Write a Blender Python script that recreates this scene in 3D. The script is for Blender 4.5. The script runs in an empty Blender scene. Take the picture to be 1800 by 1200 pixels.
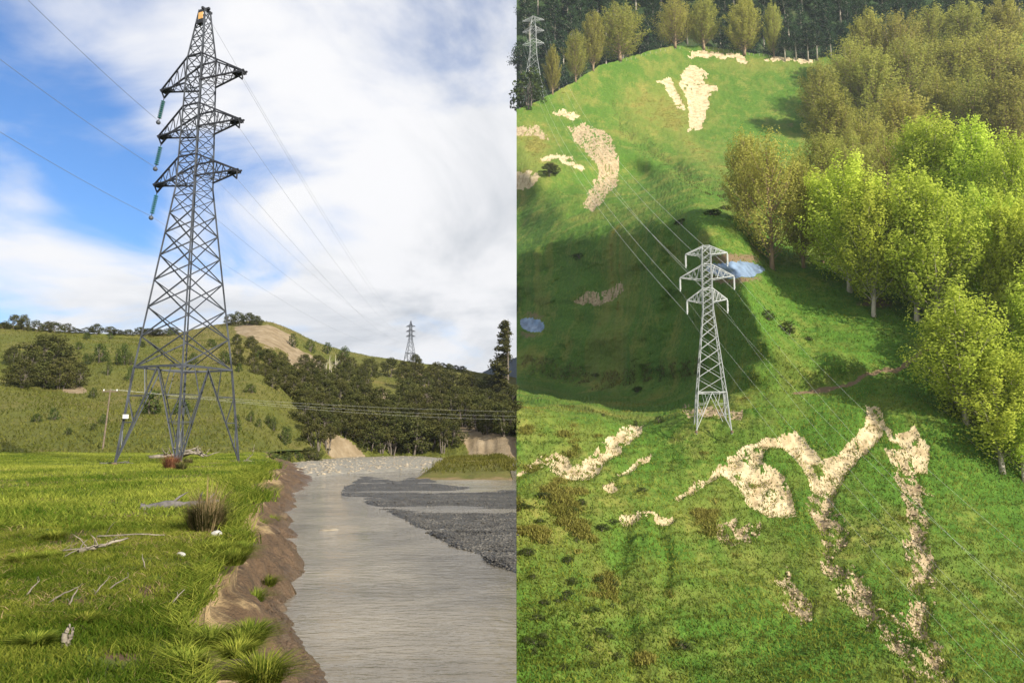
import bpy, bmesh, math, random
import numpy as np
from mathutils import Vector, Matrix

# ------------------------------------------------------------------ camera, sky, sun, exposure
SC = bpy.context.scene
COL = SC.collection
PITCH = math.radians(7.5); FPX = 1300.0; EYE = 1.65
CT, ST = math.cos(PITCH), math.sin(PITCH)
cam_d = bpy.data.cameras.new('camera'); cam = bpy.data.objects.new('camera', cam_d); COL.objects.link(cam)
cam.location = (0, 0, EYE); cam.rotation_euler = (math.pi/2 + PITCH, 0, 0)
cam_d.lens = 36*FPX/1800; cam_d.sensor_width = 36; cam_d.clip_start = 0.1; cam_d.clip_end = 8000
SC.camera = cam
SUN_AZ = math.radians(43); SUN_EL = math.radians(26)      # from the right, behind the camera
SUN_DIR = Vector((math.sin(SUN_AZ)*math.cos(SUN_EL), -math.cos(SUN_AZ)*math.cos(SUN_EL), math.sin(SUN_EL)))
SKY_STRENGTH = 0.1
SC.view_settings.view_transform = 'Standard'; SC.view_settings.look = 'None'
SC.view_settings.exposure = 0.75; SC.view_settings.gamma = 1.0; SC.view_settings.use_curve_mapping = False

def N(nt, typ, **kw):
    n = nt.nodes.new(typ)
    for k, v in kw.items():
        if hasattr(n, k): setattr(n, k, v)
        else: n.inputs[k].default_value = v
    return n
def ramp(nt, stops, fac=None):
    r = nt.nodes.new('ShaderNodeValToRGB'); e = r.color_ramp.elements
    while len(e) < len(stops): e.new(0.5)
    for el, (p, c) in zip(e, stops):
        el.position = p; el.color = (*c, 1) if len(c) == 3 else c
    if fac is not None: nt.links.new(fac, r.inputs[0])
    return r
def noise(nt, vec, scale, detail=6, rough=0.55, dist=0.0):
    n = nt.nodes.new('ShaderNodeTexNoise'); n.inputs['Scale'].default_value = scale
    n.inputs['Detail'].default_value = detail; n.inputs['Roughness'].default_value = rough
    n.inputs['Distortion'].default_value = dist
    if vec is not None: nt.links.new(vec, n.inputs['Vector'])
    return n.outputs[0]
def math_n(nt, op, a, b=None, clamp=False):
    m = nt.nodes.new('ShaderNodeMath'); m.operation = op; m.use_clamp = clamp
    for i, v in enumerate((a, b)):
        if v is None: continue
        if isinstance(v, (int, float)): m.inputs[i].default_value = v
        else: nt.links.new(v, m.inputs[i])
    return m.outputs[0]
def mix(nt, fac, a, b, blend='MIX'):
    m = nt.nodes.new('ShaderNodeMix'); m.data_type = 'RGBA'; m.blend_type = blend
    for sock, v in ((m.inputs[0], fac), (m.inputs[6], a), (m.inputs[7], b)):
        if isinstance(v, (int, float)): sock.default_value = v
        elif isinstance(v, tuple): sock.default_value = (*v, 1)
        else: nt.links.new(v, sock)
    return m.outputs[2]
def mapr(nt, v, a, b, c=0.0, d=1.0, smooth=True):
    m = nt.nodes.new('ShaderNodeMapRange'); m.interpolation_type = 'SMOOTHSTEP' if smooth else 'LINEAR'
    nt.links.new(v, m.inputs[0])
    for i, x in enumerate((a, b, c, d)): m.inputs[i+1].default_value = x
    return m.outputs[0]

W = bpy.data.worlds.new('World'); SC.world = W; W.use_nodes = True
nt = W.node_tree; nt.nodes.clear()
sky = N(nt, 'ShaderNodeTexSky'); sky.sky_type = 'NISHITA'; sky.sun_disc = False
sky.sun_elevation = SUN_EL; sky.sun_rotation = math.radians(180) - SUN_AZ
sky.air_density = 1.0; sky.dust_density = 0.4; sky.ozone_density = 2.0
tc = N(nt, 'ShaderNodeTexCoord'); sep = N(nt, 'ShaderNodeSeparateXYZ'); nt.links.new(tc.outputs['Generated'], sep.inputs[0])
zz = math_n(nt, 'ADD', math_n(nt, 'MAXIMUM', sep.outputs[2], 0.0), 0.26)
cmb = N(nt, 'ShaderNodeCombineXYZ')
nt.links.new(math_n(nt, 'DIVIDE', sep.outputs[0], zz), cmb.inputs[0]); nt.links.new(math_n(nt, 'DIVIDE', sep.outputs[1], zz), cmb.inputs[1])
mp = N(nt, 'ShaderNodeMapping'); mp.inputs['Location'].default_value = (3.35, 1.2, 0.0); nt.links.new(cmb.outputs[0], mp.inputs[0])
big = noise(nt, mp.outputs[0], 0.55, 3, 0.5, 0.3)
mid = noise(nt, mp.outputs[0], 1.7, 9, 0.56, 0.5)
cov = math_n(nt, 'ADD', math_n(nt, 'MULTIPLY', big, 0.5), math_n(nt, 'MULTIPLY', mid, 0.5))
def toward(px, py, r0, r1, amt):
    dx, dy, dz = (px-900)/FPX, CT-(600-py)/FPX*ST, ST+(600-py)/FPX*CT; L = math.sqrt(dx*dx+dy*dy+dz*dz)
    v = N(nt, 'ShaderNodeVectorMath', operation='DOT_PRODUCT'); nt.links.new(tc.outputs['Generated'], v.inputs[0]); v.inputs[1].default_value = (dx/L, dy/L, dz/L)
    return mapr(nt, v.outputs['Value'], math.cos(math.radians(r1)), math.cos(math.radians(r0)), 0, amt)
for a_ in ((100, 60, 1, 11, -0.07), (190, 360, 0.5, 5, -0.08), (600, 420, 1, 5, -0.04), (820, 250, 4, 20, 0.04), (300, 130, 1, 5, 0.05), (60, 480, 1, 7, 0.06)):
    cov = math_n(nt, 'ADD', cov, toward(*a_))
dens = mapr(nt, cov, 0.38, 0.52)
mp2 = N(nt, 'ShaderNodeMapping'); mp2.inputs['Location'].default_value = (9.1, 4.2, 2.0); nt.links.new(cmb.outputs[0], mp2.inputs[0])
shade = mapr(nt, noise(nt, mp2.outputs[0], 1.1, 10, 0.6, 0.6), 0.30, 0.60)
cloud = ramp(nt, [(0.0, (2.9, 3.1, 3.4)), (0.4, (4.3, 4.45, 4.7)), (1.0, (5.9, 5.9, 6.0))], shade).outputs[0]
skyc = mix(nt, 1.0, sky.outputs[0], (0.44, 0.70, 1.0), 'MULTIPLY')
col = mix(nt, dens, skyc, cloud)
bg = N(nt, 'ShaderNodeBackground', Strength=SKY_STRENGTH); nt.links.new(col, bg.inputs[0])
out = N(nt, 'ShaderNodeOutputWorld'); nt.links.new(bg.outputs[0], out.inputs[0])

sun_d = bpy.data.lights.new('sun', 'SUN'); sun_d.energy = 5.0; sun_d.angle = math.radians(0.5); sun_d.color = (1.0, 0.92, 0.78)
sun = bpy.data.objects.new('sun', sun_d); COL.objects.link(sun)
sun.rotation_euler = (-SUN_DIR).to_track_quat('-Z', 'Y').to_euler()

# ------------------------------------------------------------------ helpers
R = random.Random(7); NR = np.random.default_rng(7)
def ray(px, py):
    u = (px-900)/FPX; v = (600-py)/FPX
    return u, CT - v*ST, ST + v*CT
def at(px, py, Y):
    dx, dy, dz = ray(px, py); k = Y/dy
    return Vector((dx*k, Y, EYE + dz*k))
def at_np(px, py, Y):
    dx, dy, dz = ray(px, py); k = Y/dy
    return np.stack([dx*k, Y + 0*px, EYE + dz*k], -1)
def on_z(px, py, z):
    dx, dy, dz = ray(px, py); k = (z-EYE)/dz
    return Vector((dx*k, dy*k, z))
def project(P):
    x = P[..., 0]; y = P[..., 1]; z = P[..., 2]-EYE
    d = y*CT + z*ST; h = -y*ST + z*CT
    return 900+FPX*x/d, 600-FPX*h/d
def hash2(i, j, s):
    n = (i.astype(np.int64)*374761393 + j.astype(np.int64)*668265263 + s*1442695041) & 0xffffffff
    n = ((n ^ (n >> 13))*1274126177) & 0xffffffff
    return ((n ^ (n >> 16)) & 0xffff)/65535.0
def vnoise(x, y, s=0):
    i = np.floor(x); j = np.floor(y); f = x-i; g = y-j
    f = f*f*f*(f*(f*6-15)+10); g = g*g*g*(g*(g*6-15)+10)
    a = hash2(i, j, s); b = hash2(i+1, j, s); c = hash2(i, j+1, s); d = hash2(i+1, j+1, s)
    return (a*(1-f)+b*f)*(1-g) + (c*(1-f)+d*f)*g
def fbm(x, y, s=0, o=4, rough=0.5):
    t = 0; a = 1; w = 0
    for k in range(o):
        t = t + a*vnoise(x*2**k + 17.3*k, y*2**k - 9.1*k, s+k); w += a; a *= rough
    return t/w*2-1
def sstep(a, b, x):
    t = np.clip((x-a)/(b-a), 0, 1); return t*t*(3-2*t)
def inpoly(px, py, poly):
    r = np.zeros(px.shape, bool); n = len(poly)
    for k in range(n):
        x1, y1 = poly[k]; x2, y2 = poly[(k+1) % n]
        if y1 == y2: continue
        c = ((y1 > py) != (y2 > py)) & (px < (x2-x1)*(py-y1)/(y2-y1)+x1)
        r ^= c
    return r
def seg_dist(px, py, pts):
    d = np.full(px.shape, 1e9)
    for (x1, y1), (x2, y2) in zip(pts, pts[1:]):
        L = (x2-x1)**2+(y2-y1)**2
        t = np.clip(((px-x1)*(x2-x1)+(py-y1)*(y2-y1))/L, 0, 1)
        d = np.minimum(d, np.hypot(px-x1-t*(x2-x1), py-y1-t*(y2-y1)))
    return d
def blur(m, k):
    for ax in (0, 1):
        p = np.pad(m, [(k, k) if a == ax else (0, 0) for a in (0, 1)], mode='edge')
        c = np.cumsum(p, axis=ax); c = np.insert(c, 0, 0, axis=ax)
        n = m.shape[ax]
        m = (np.take(c, range(2*k+1, 2*k+1+n), ax)-np.take(c, range(0, n), ax))/(2*k+1)
    return m

def link(o, parent=None):
    COL.objects.link(o)
    if parent is not None: o.parent = parent
    return o
def tag(o, label=None, cat=None, group=None, kind=None):
    if label: o['label'] = label
    if cat: o['category'] = cat
    if group: o['group'] = group
    if kind: o['kind'] = kind
    return o
def np_mesh(name, V, F, material=None, smooth=False, attrs=None):
    me = bpy.data.meshes.new(name); V = np.asarray(V, np.float32); F = np.asarray(F, np.int32)
    k = F.shape[1]
    me.vertices.add(len(V)); me.vertices.foreach_set('co', V.ravel())
    me.loops.add(F.size); me.loops.foreach_set('vertex_index', F.ravel())
    me.polygons.add(len(F)); me.polygons.foreach_set('loop_start', np.arange(len(F), dtype=np.int32)*k)
    me.polygons.foreach_set('use_smooth', np.full(len(F), smooth))
    me.update(calc_edges=True)
    for an, av in (attrs or {}).items():
        a = me.attributes.new(an, 'FLOAT', 'POINT'); a.data.foreach_set('value', np.asarray(av, np.float32).ravel())
    if material: me.materials.append(material)
    return me
def mesh_obj(name, me, parent=None):
    return link(bpy.data.objects.new(name, me), parent)
def grid_faces(r, c):
    i = np.arange(r*c).reshape(r, c)
    return np.stack([i[:-1, :-1], i[:-1, 1:], i[1:, 1:], i[1:, :-1]], -1).reshape(-1, 4)
def sub_mesh(name, V, F, material, attrs, smooth=True):
    u, inv = np.unique(F, return_inverse=True)
    return np_mesh(name, V[u], inv.reshape(F.shape), material, smooth, {k: v[u] for k, v in attrs.items()})
class MB:
    def __init__(self): self.v = []; self.f = []
    def tube(self, pts, rad, n=6, cap=True):
        pts = [Vector(p) for p in pts]; b = len(self.v); m = len(pts)
        rad = rad if hasattr(rad, '__len__') else [rad]*m
        for i, p in enumerate(pts):
            t = (pts[min(i+1, m-1)]-pts[max(i-1, 0)]).normalized()
            a = t.cross(Vector((0.31, 0.17, 0.93))) if abs(t.z) < 0.95 else t.cross(Vector((1, 0, 0)))
            a.normalize(); c = t.cross(a)
            for k in range(n):
                w = 2*math.pi*k/n; self.v.append(p+(a*math.cos(w)+c*math.sin(w))*rad[i])
        for i in range(m-1):
            for k in range(n):
                self.f.append((b+i*n+k, b+i*n+(k+1) % n, b+(i+1)*n+(k+1) % n, b+(i+1)*n+k))
        if cap: self.f.append(tuple(b+k for k in range(n))[::-1]); self.f.append(tuple(b+(m-1)*n+k for k in range(n)))
        return self
    def box(self, c, s, rot=None):
        b = len(self.v); c = Vector(c)
        for x in (-1, 1):
            for y in (-1, 1):
                for z in (-1, 1):
                    p = Vector((x*s[0]/2, y*s[1]/2, z*s[2]/2)); self.v.append(c+(rot @ p if rot else p))
        for q in ((0, 1, 3, 2), (4, 6, 7, 5), (0, 4, 5, 1), (2, 3, 7, 6), (0, 2, 6, 4), (1, 5, 7, 3)): self.f.append(tuple(b+i for i in q))
        return self
    def lathe(self, prof, c=(0, 0, 0), n=12):
        b = len(self.v); c = Vector(c)
        for r, z in prof:
            for k in range(n): w = 2*math.pi*k/n; self.v.append(c+Vector((r*math.cos(w), r*math.sin(w), z)))
        for i in range(len(prof)-1):
            for k in range(n): self.f.append((b+i*n+k, b+i*n+(k+1) % n, b+(i+1)*n+(k+1) % n, b+(i+1)*n+k))
        return self
    def mesh(self, name, material, smooth=False):
        me = bpy.data.meshes.new(name); me.from_pydata([tuple(v) for v in self.v], [], self.f); me.update()
        if smooth: me.polygons.foreach_set('use_smooth', [True]*len(me.polygons))
        me.materials.append(material); return me
    def build(self, name, material, parent=None, smooth=False):
        return mesh_obj(name, self.mesh(name, material, smooth), parent)
def empty(name, loc=(0, 0, 0), rz=0.0, label=None, cat=None, group=None):
    o = bpy.data.objects.new(name, None); o.location = loc; o.rotation_euler = (0, 0, rz); o.empty_display_size = 0.3
    link(o); tag(o, label, cat, group); return o
ORD = ['first', 'second', 'third', 'fourth', 'fifth', 'sixth', 'seventh', 'eighth', 'ninth', 'tenth', 'eleventh', 'twelfth', 'thirteenth',
       'fourteenth', 'fifteenth', 'sixteenth', 'seventeenth', 'eighteenth', 'nineteenth', 'twentieth']
def nth(i): return ORD[i] if i < 20 else '%d%s' % (i+1, {1: 'st', 2: 'nd', 3: 'rd'}.get((i+1) % 10, 'th'))

# ------------------------------------------------------------------ materials
def new_mat(name):
    m = bpy.data.materials.new(name); m.use_nodes = True; t = m.node_tree
    return m, t, t.nodes['Principled BSDF']
def simple(name, color, rough=0.6, metal=0.0, var=0.25, scale=6.0, bump=0.0, spec=0.3):
    m, t, p = new_mat(name); c = N(t, 'ShaderNodeTexCoord').outputs['Object']
    n = noise(t, c, scale, 5)
    lo = tuple(x*(1-var) for x in color); hi = tuple(min(1, x*(1+var)) for x in color)
    t.links.new(ramp(t, [(0.3, lo), (0.7, hi)], n).outputs[0], p.inputs['Base Color'])
    p.inputs['Roughness'].default_value = rough; p.inputs['Metallic'].default_value = metal; p.inputs['Specular IOR Level'].default_value = spec
    if bump:
        b = N(t, 'ShaderNodeBump', Strength=bump, Distance=0.05); t.links.new(noise(t, c, scale*3, 6), b.inputs['Height']); t.links.new(b.outputs[0], p.inputs['Normal'])
    return m
def attr(t, name):
    a = t.nodes.new('ShaderNodeAttribute'); a.attribute_name = name; return a.outputs['Fac']
def grass_mat(name, lo, hi, dry, soil, s=1.0, bump=0.5, dist=0.15):
    m, t, p = new_mat(name); c = N(t, 'ShaderNodeTexCoord').outputs['Object']
    big = noise(t, c, 0.09*s, 5); midn = noise(t, c, 0.8*s, 6, 0.65); fine = noise(t, c, 5*s, 4, 0.7)
    g = ramp(t, [(0.30, lo), (0.55, tuple((a+b)/2 for a, b in zip(lo, hi))), (0.72, hi)], midn).outputs[0]
    g = mix(t, mapr(t, fine, 0.35, 0.7), g, tuple(x*0.62 for x in lo))
    patch = mapr(t, math_n(t, 'ADD', math_n(t, 'MULTIPLY', big, 0.6), math_n(t, 'MULTIPLY', midn, 0.4)), 0.50, 0.66)
    d1 = math_n(t, 'ADD', attr(t, 'dry'), math_n(t, 'MULTIPLY', patch, 0.45), True)
    dn = math_n(t, 'MULTIPLY', d1, mapr(t, fine, 0.2, 0.55, 0.45, 1.0), True)
    g = mix(t, dn, g, dry)
    sl = mapr(t, math_n(t, 'ADD', attr(t, 'soil'), math_n(t, 'MULTIPLY', math_n(t, 'SUBTRACT', midn, 0.5), 0.9)), 0.35, 0.65)
    sc = ramp(t, [(0.3, tuple(x*0.6 for x in soil)), (0.7, soil)], fine).outputs[0]
    g = mix(t, sl, g, sc)
    t.links.new(g, p.inputs['Base Color']); p.inputs['Roughness'].default_value = 0.9; p.inputs['Specular IOR Level'].default_value = 0.15
    b = N(t, 'ShaderNodeBump', Strength=bump, Distance=dist)
    t.links.new(math_n(t, 'ADD', midn, math_n(t, 'MULTIPLY', fine, 0.5)), b.inputs['Height']); t.links.new(b.outputs[0], p.inputs['Normal'])
    return m
def leaf_mat(name, a, b, trans=0.35):
    m, t, p = new_mat(name); t.nodes.remove(p); o = t.nodes['Material Output']
    c = ramp(t, [(0.0, a), (1.0, b)], attr(t, 'tint')).outputs[0]
    oi = N(t, 'ShaderNodeObjectInfo').outputs['Random']
    hs = N(t, 'ShaderNodeHueSaturation'); t.links.new(c, hs.inputs['Color'])
    t.links.new(mapr(t, oi, 0, 1, 0.82, 1.15, False), hs.inputs['Value'])
    t.links.new(mapr(t, math_n(t, 'FRACT', math_n(t, 'MULTIPLY', oi, 7.3)), 0, 1, 0.485, 0.51, False), hs.inputs['Hue'])
    d = N(t, 'ShaderNodeBsdfDiffuse'); tr = N(t, 'ShaderNodeBsdfTranslucent'); mx = N(t, 'ShaderNodeMixShader'); mx.inputs[0].default_value = trans
    t.links.new(hs.outputs[0], d.inputs[0]); t.links.new(hs.outputs[0], tr.inputs[0])
    t.links.new(d.outputs[0], mx.inputs[1]); t.links.new(tr.outputs[0], mx.inputs[2]); t.links.new(mx.outputs[0], o.inputs[0])
    return m
M = {}
M['meadow'] = grass_mat('meadow_turf', (0.05, 0.085, 0.012), (0.12, 0.16, 0.022), (0.17, 0.14, 0.055), (0.13, 0.085, 0.05), 1.6, 0.5, 0.06)
M['hill'] = grass_mat('hill_pasture', (0.085, 0.105, 0.018), (0.16, 0.18, 0.03), (0.20, 0.15, 0.055), (0.30, 0.21, 0.11), 0.8, 0.7, 0.4)
M['slope'] = grass_mat('steep_pasture', (0.065, 0.15, 0.018), (0.14, 0.27, 0.03), (0.27, 0.24, 0.06), (0.24, 0.17, 0.10), 0.9, 0.9, 0.5)
M['forest_floor'] = grass_mat('forest_floor', (0.03, 0.06, 0.02), (0.06, 0.10, 0.03), (0.10, 0.09, 0.04), (0.10, 0.08, 0.05), 0.6, 0.6, 0.5)
def clay_mat(name, a, b, c, s=1.0):
    m, t, p = new_mat(name); co = N(t, 'ShaderNodeTexCoord').outputs['Object']
    n1 = noise(t, co, 0.35*s, 7, 0.6, 0.4); n2 = noise(t, co, 2.6*s, 6, 0.7)
    g = ramp(t, [(0.32, a), (0.5, b), (0.68, c)], n1).outputs[0]
    g = mix(t, mapr(t, n2, 0.45, 0.78, 0, 0.4), g, tuple(x*0.6 for x in a))
    t.links.new(g, p.inputs['Base Color']); p.inputs['Roughness'].default_value = 0.95; p.inputs['Specular IOR Level'].default_value = 0.1
    bm = N(t, 'ShaderNodeBump', Strength=0.6, Distance=0.3/s); t.links.new(n2, bm.inputs['Height']); t.links.new(bm.outputs[0], p.inputs['Normal'])
    return m
M['clay'] = clay_mat('pale_clay', (0.33, 0.245, 0.135), (0.52, 0.42, 0.255), (0.62, 0.52, 0.335))
M['debris'] = clay_mat('slip_debris', (0.19, 0.14, 0.08), (0.37, 0.29, 0.175), (0.48, 0.39, 0.25), 1.6)
M['cliff'] = clay_mat('cliff_earth', (0.20, 0.15, 0.10), (0.30, 0.24, 0.17), (0.38, 0.32, 0.24), 0.5)
M['ochre'] = clay_mat('ochre_clay', (0.19, 0.145, 0.085), (0.26, 0.20, 0.125), (0.34, 0.275, 0.185), 0.9)
def bank_mat():
    m, t, p = new_mat('river_silt'); co = N(t, 'ShaderNodeTexCoord').outputs['Object']
    mp = N(t, 'ShaderNodeMapping'); mp.inputs['Scale'].default_value = (1, 1, 0.35); t.links.new(co, mp.inputs[0])
    n1 = noise(t, mp.outputs[0], 1.6, 7, 0.6, 0.5); n2 = noise(t, co, 12, 5, 0.65)
    wet = ramp(t, [(0.3, (0.075, 0.046, 0.024)), (0.7, (0.145, 0.090, 0.048))], n1).outputs[0]
    sand = ramp(t, [(0.3, (0.22, 0.15, 0.075)), (0.7, (0.40, 0.29, 0.15))], n1).outputs[0]
    sx = N(t, 'ShaderNodeSeparateXYZ'); t.links.new(co, sx.inputs[0])
    h = math_n(t, 'ADD', sx.outputs[2], math_n(t, 'MULTIPLY', math_n(t, 'SUBTRACT', n1, 0.5), 1.3))
    g = mix(t, mapr(t, h, -1.05, -0.80), wet, sand)
    g = mix(t, mapr(t, h, -0.25, -0.05), g, (0.09, 0.065, 0.035))
    t.links.new(g, p.inputs['Base Color']); t.links.new(mapr(t, sx.outputs[2], -2.1, -1.1, 0.35, 0.9), p.inputs['Roughness'])
    bm = N(t, 'ShaderNodeBump', Strength=1.0, Distance=0.2); t.links.new(math_n(t, 'ADD', n1, math_n(t, 'MULTIPLY', n2, 0.6)), bm.inputs['Height']); t.links.new(bm.outputs[0], p.inputs['Normal'])
    return m
M['bank'] = bank_mat()
def water_mat(name, base, sx=(1, 1, 1), sc=2.0, strength=0.25, rough=0.07):
    m, t, p = new_mat(name); co = N(t, 'ShaderNodeTexCoord').outputs['Object']
    mp = N(t, 'ShaderNodeMapping'); mp.inputs['Scale'].default_value = sx; mp.inputs['Rotation'].default_value = (0, 0, 0.35); t.links.new(co, mp.inputs[0])
    n = noise(t, mp.outputs[0], sc, 4, 0.55, 0.6); n2 = noise(t, mp.outputs[0], sc*3.3, 3, 0.5, 0.3); n3 = noise(t, co, 0.25, 4)
    t.links.new(ramp(t, [(0.35, tuple(x*0.6 for x in base)), (0.65, tuple(x*1.2 for x in base))], n3).outputs[0], p.inputs['Base Color'])
    t.links.new(mapr(t, noise(t, mp.outputs[0], 0.35, 5, 0.6, 0.8), 0.4, 0.65, rough*.6, rough*3.2), p.inputs['Roughness']); p.inputs['IOR'].default_value = 1.33; p.inputs['Specular IOR Level'].default_value = 0.5
    b = N(t, 'ShaderNodeBump', Strength=strength, Distance=0.12); t.links.new(math_n(t, 'ADD', n, math_n(t, 'MULTIPLY', n2, 0.4)), b.inputs['Height']); t.links.new(b.outputs[0], p.inputs['Normal'])
    return m
M['water'] = water_mat('silty_river', (0.22, 0.19, 0.14), (0.55, 1.5, 1), 2.4, 0.35, 0.06)
M['pond'] = water_mat('pond_water_sky_tint', (0.20, 0.28, 0.40), (1, 1, 1), 0.8, 0.05, 0.03)  # sky reflection painted in as a blue base colour
def gravel_mat(name, a, b, s=9):
    m, t, p = new_mat(name); co = N(t, 'ShaderNodeTexCoord').outputs['Object']
    v = N(t, 'ShaderNodeTexVoronoi', Scale=s); t.links.new(co, v.inputs['Vector'])
    n = noise(t, co, 0.6, 5); f = noise(t, co, s*0.8, 5, 0.7)
    g = mix(t, mapr(t, f, 0.3, 0.7), a, b); g = mix(t, mapr(t, n, 0.5, 0.7, 0, 0.5), g, tuple(min(1, x*1.5) for x in b))
    t.links.new(g, p.inputs['Base Color']); p.inputs['Roughness'].default_value = 0.55; p.inputs['Specular IOR Level'].default_value = 0.35
    bm = N(t, 'ShaderNodeBump', Strength=1.0, Distance=0.06); t.links.new(v.outputs['Distance'], bm.inputs['Height']); t.links.new(bm.outputs[0], p.inputs['Normal'])
    return m
M['gravel'] = gravel_mat('wet_gravel', (0.028, 0.027, 0.024), (0.085, 0.08, 0.072))
M['shingle'] = gravel_mat('pale_shingle', (0.16, 0.15, 0.12), (0.30, 0.27, 0.21), 3)
M['pebble'] = simple('river_pebble', (0.075, 0.070, 0.062), 0.45, var=0.7, scale=1.3)
M['rubble'] = simple('clay_rubble', (0.42, 0.33, 0.21), 0.9, var=0.5, scale=0.5)
M['boulder'] = simple('pale_boulder', (0.27, 0.23, 0.17), 0.8, var=0.5, scale=0.7, bump=0.4)
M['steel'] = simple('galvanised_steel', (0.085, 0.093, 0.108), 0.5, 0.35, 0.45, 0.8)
M['steel_dark'] = simple('dark_steel', (0.035, 0.037, 0.045), 0.6, 0.2, 0.3, 2)  # darker tone for arms and fittings than the tower body
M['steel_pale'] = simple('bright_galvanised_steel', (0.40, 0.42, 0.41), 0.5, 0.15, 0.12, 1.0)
M['wire'] = simple('conductor_aluminium', (0.30, 0.31, 0.33), 0.5, 0.4, 0.1, 1)
M['wire_pale'] = simple('pale_conductor', (0.62, 0.63, 0.60), 0.45, 0.2, 0.1, 1)
M['glass_green'] = simple('green_insulator_glass', (0.03, 0.20, 0.19), 0.15, 0, 0.2, 3, spec=0.6)
M['porcelain'] = simple('pale_insulator', (0.80, 0.82, 0.80), 0.3, 0, 0.1, 3)
M['white_sign'] = simple('white_enamel', (0.75, 0.75, 0.72), 0.5, 0, 0.08, 5)
M['warn_sign'] = simple('warning_plate', (0.75, 0.42, 0.15), 0.5, 0, 0.15, 5)
M['drift'] = simple('driftwood', (0.22, 0.19, 0.15), 0.9, 0, 0.5, 4, 0.6)
M['drift_dark'] = simple('weathered_log', (0.13, 0.12, 0.115), 0.9, 0, 0.6, 3, 0.6)
M['post'] = simple('timber_post', (0.16, 0.125, 0.09), 0.9, 0, 0.3, 4, 0.4)
M['fence'] = simple('fence_batten', (0.48, 0.45, 0.38), 0.9, 0, 0.3, 4)
M['stone'] = simple('field_stone', (0.55, 0.53, 0.48), 0.9, 0, 0.25, 5, 0.5)
M['soil_clod'] = simple('turf_clod', (0.14, 0.10, 0.065), 0.95, 0, 0.4, 6, 0.8)
M['bark_pale'] = simple('poplar_bark', (0.46, 0.41, 0.33), 0.85, 0, 0.3, 9, 0.4)
M['bark_brown'] = simple('bare_twig_bark', (0.25, 0.18, 0.11), 0.9, 0, 0.3, 9, 0.4)
M['bark_dark'] = simple('bush_bark', (0.13, 0.11, 0.09), 0.9, 0, 0.3, 9, 0.4)
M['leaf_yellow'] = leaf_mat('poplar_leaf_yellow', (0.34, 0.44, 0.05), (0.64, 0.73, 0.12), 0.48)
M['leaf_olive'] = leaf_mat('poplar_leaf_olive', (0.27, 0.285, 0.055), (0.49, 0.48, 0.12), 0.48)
M['leaf_pine'] = leaf_mat('pine_needle', (0.03, 0.065, 0.032), (0.08, 0.14, 0.055), 0.2)
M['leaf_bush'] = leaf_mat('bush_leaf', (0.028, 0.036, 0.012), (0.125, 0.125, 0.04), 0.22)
M['leaf_shrub'] = leaf_mat('shrub_leaf', (0.04, 0.065, 0.018), (0.10, 0.13, 0.035), 0.2)
M['blade'] = leaf_mat('grass_blade', (0.05, 0.10, 0.010), (0.33, 0.36, 0.06), 0.38)
M['blade_hill'] = leaf_mat('hill_grass_blade', (0.085, 0.095, 0.016), (0.21, 0.20, 0.05), 0.3)
M['blade_straw'] = leaf_mat('straw_grass_blade', (0.16, 0.17, 0.03), (0.34, 0.29, 0.08), 0.3)
M['blade_dry'] = leaf_mat('dry_grass_blade', (0.20, 0.14, 0.06), (0.42, 0.33, 0.17), 0.3)
M['blade_red'] = leaf_mat('russet_rush', (0.16, 0.07, 0.035), (0.34, 0.18, 0.09), 0.3)
M['blade_dark'] = leaf_mat('tussock_blade', (0.05, 0.065, 0.018), (0.22, 0.19, 0.08), 0.3)
M['far_hill'] = simple('far_bush_hill', (0.035, 0.048, 0.055), 1.0, 0, 0.5, 0.02)

# ------------------------------------------------------------------ left place: meadow, bank, river, gravel
BX_Y = [2.0, 5.0, 7.3, 9.0, 11.2, 16.4, 21.0, 27.0, 36.0, 48.0, 60.0, 75.0, 100.0]
BX_X = [-0.9, -1.95, -3.15, -3.7, -4.2, -5.9, -7.5, -9.6, -12.4, -15.4, -19.5, -25.0, -33.0]
WX_Y = [2.0, 5.0, 8.0, 11.0, 14.0, 17.4, 21.0, 26.0, 34.0, 43.0, 59.0, 75.0, 100.0]
WX_X = [0.4, -0.7, -1.7, -2.55, -4.2, -5.5, -6.1, -7.7, -10.2, -12.7, -17.0, -22.0, -29.0]
SEAM = 0.0058
def bank_x(Y): return np.interp(Y, BX_Y, BX_X) + 0.62*fbm(Y*0.62, Y*0+3.3, 5, 5, 0.6)*np.clip(Y/9, 0.5, 2.2)
def water_x(Y): return np.interp(Y, WX_Y, WX_X) + 0.35*fbm(Y*0.35, Y*0+8.3, 9, 3)*np.clip(Y/12, 0.4, 2)
def meadow_z(x, y):
    z = 0.10*fbm(x*0.35, y*0.35, 31, 4) + 0.035*fbm(x*2.1, y*2.1, 37, 3)
    d = bank_x(y)-x
    return z - 0.10*np.exp(-np.clip(d, 0, 9)/0.35)
rows = np.concatenate([np.geomspace(2.2, 170, 440)])
Yg, sg = np.meshgrid(rows, np.linspace(0, 1, 240), indexing='ij')
xl = -0.80*Yg-7.0; xb = bank_x(Yg)
Xg = xl + (xb-xl)*(1-(1-sg)**1.25)
Zg = meadow_z(Xg, Yg)
V = np.stack([Xg, Yg, Zg], -1).reshape(-1, 3)
dn = fbm(V[:, 0]*0.45, V[:, 1]*0.45, 71, 4)
pxm, pym = project(V)
soil = np.zeros(len(V)); dry = np.clip(dn*1.5+.1, 0, 0.85)
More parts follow.
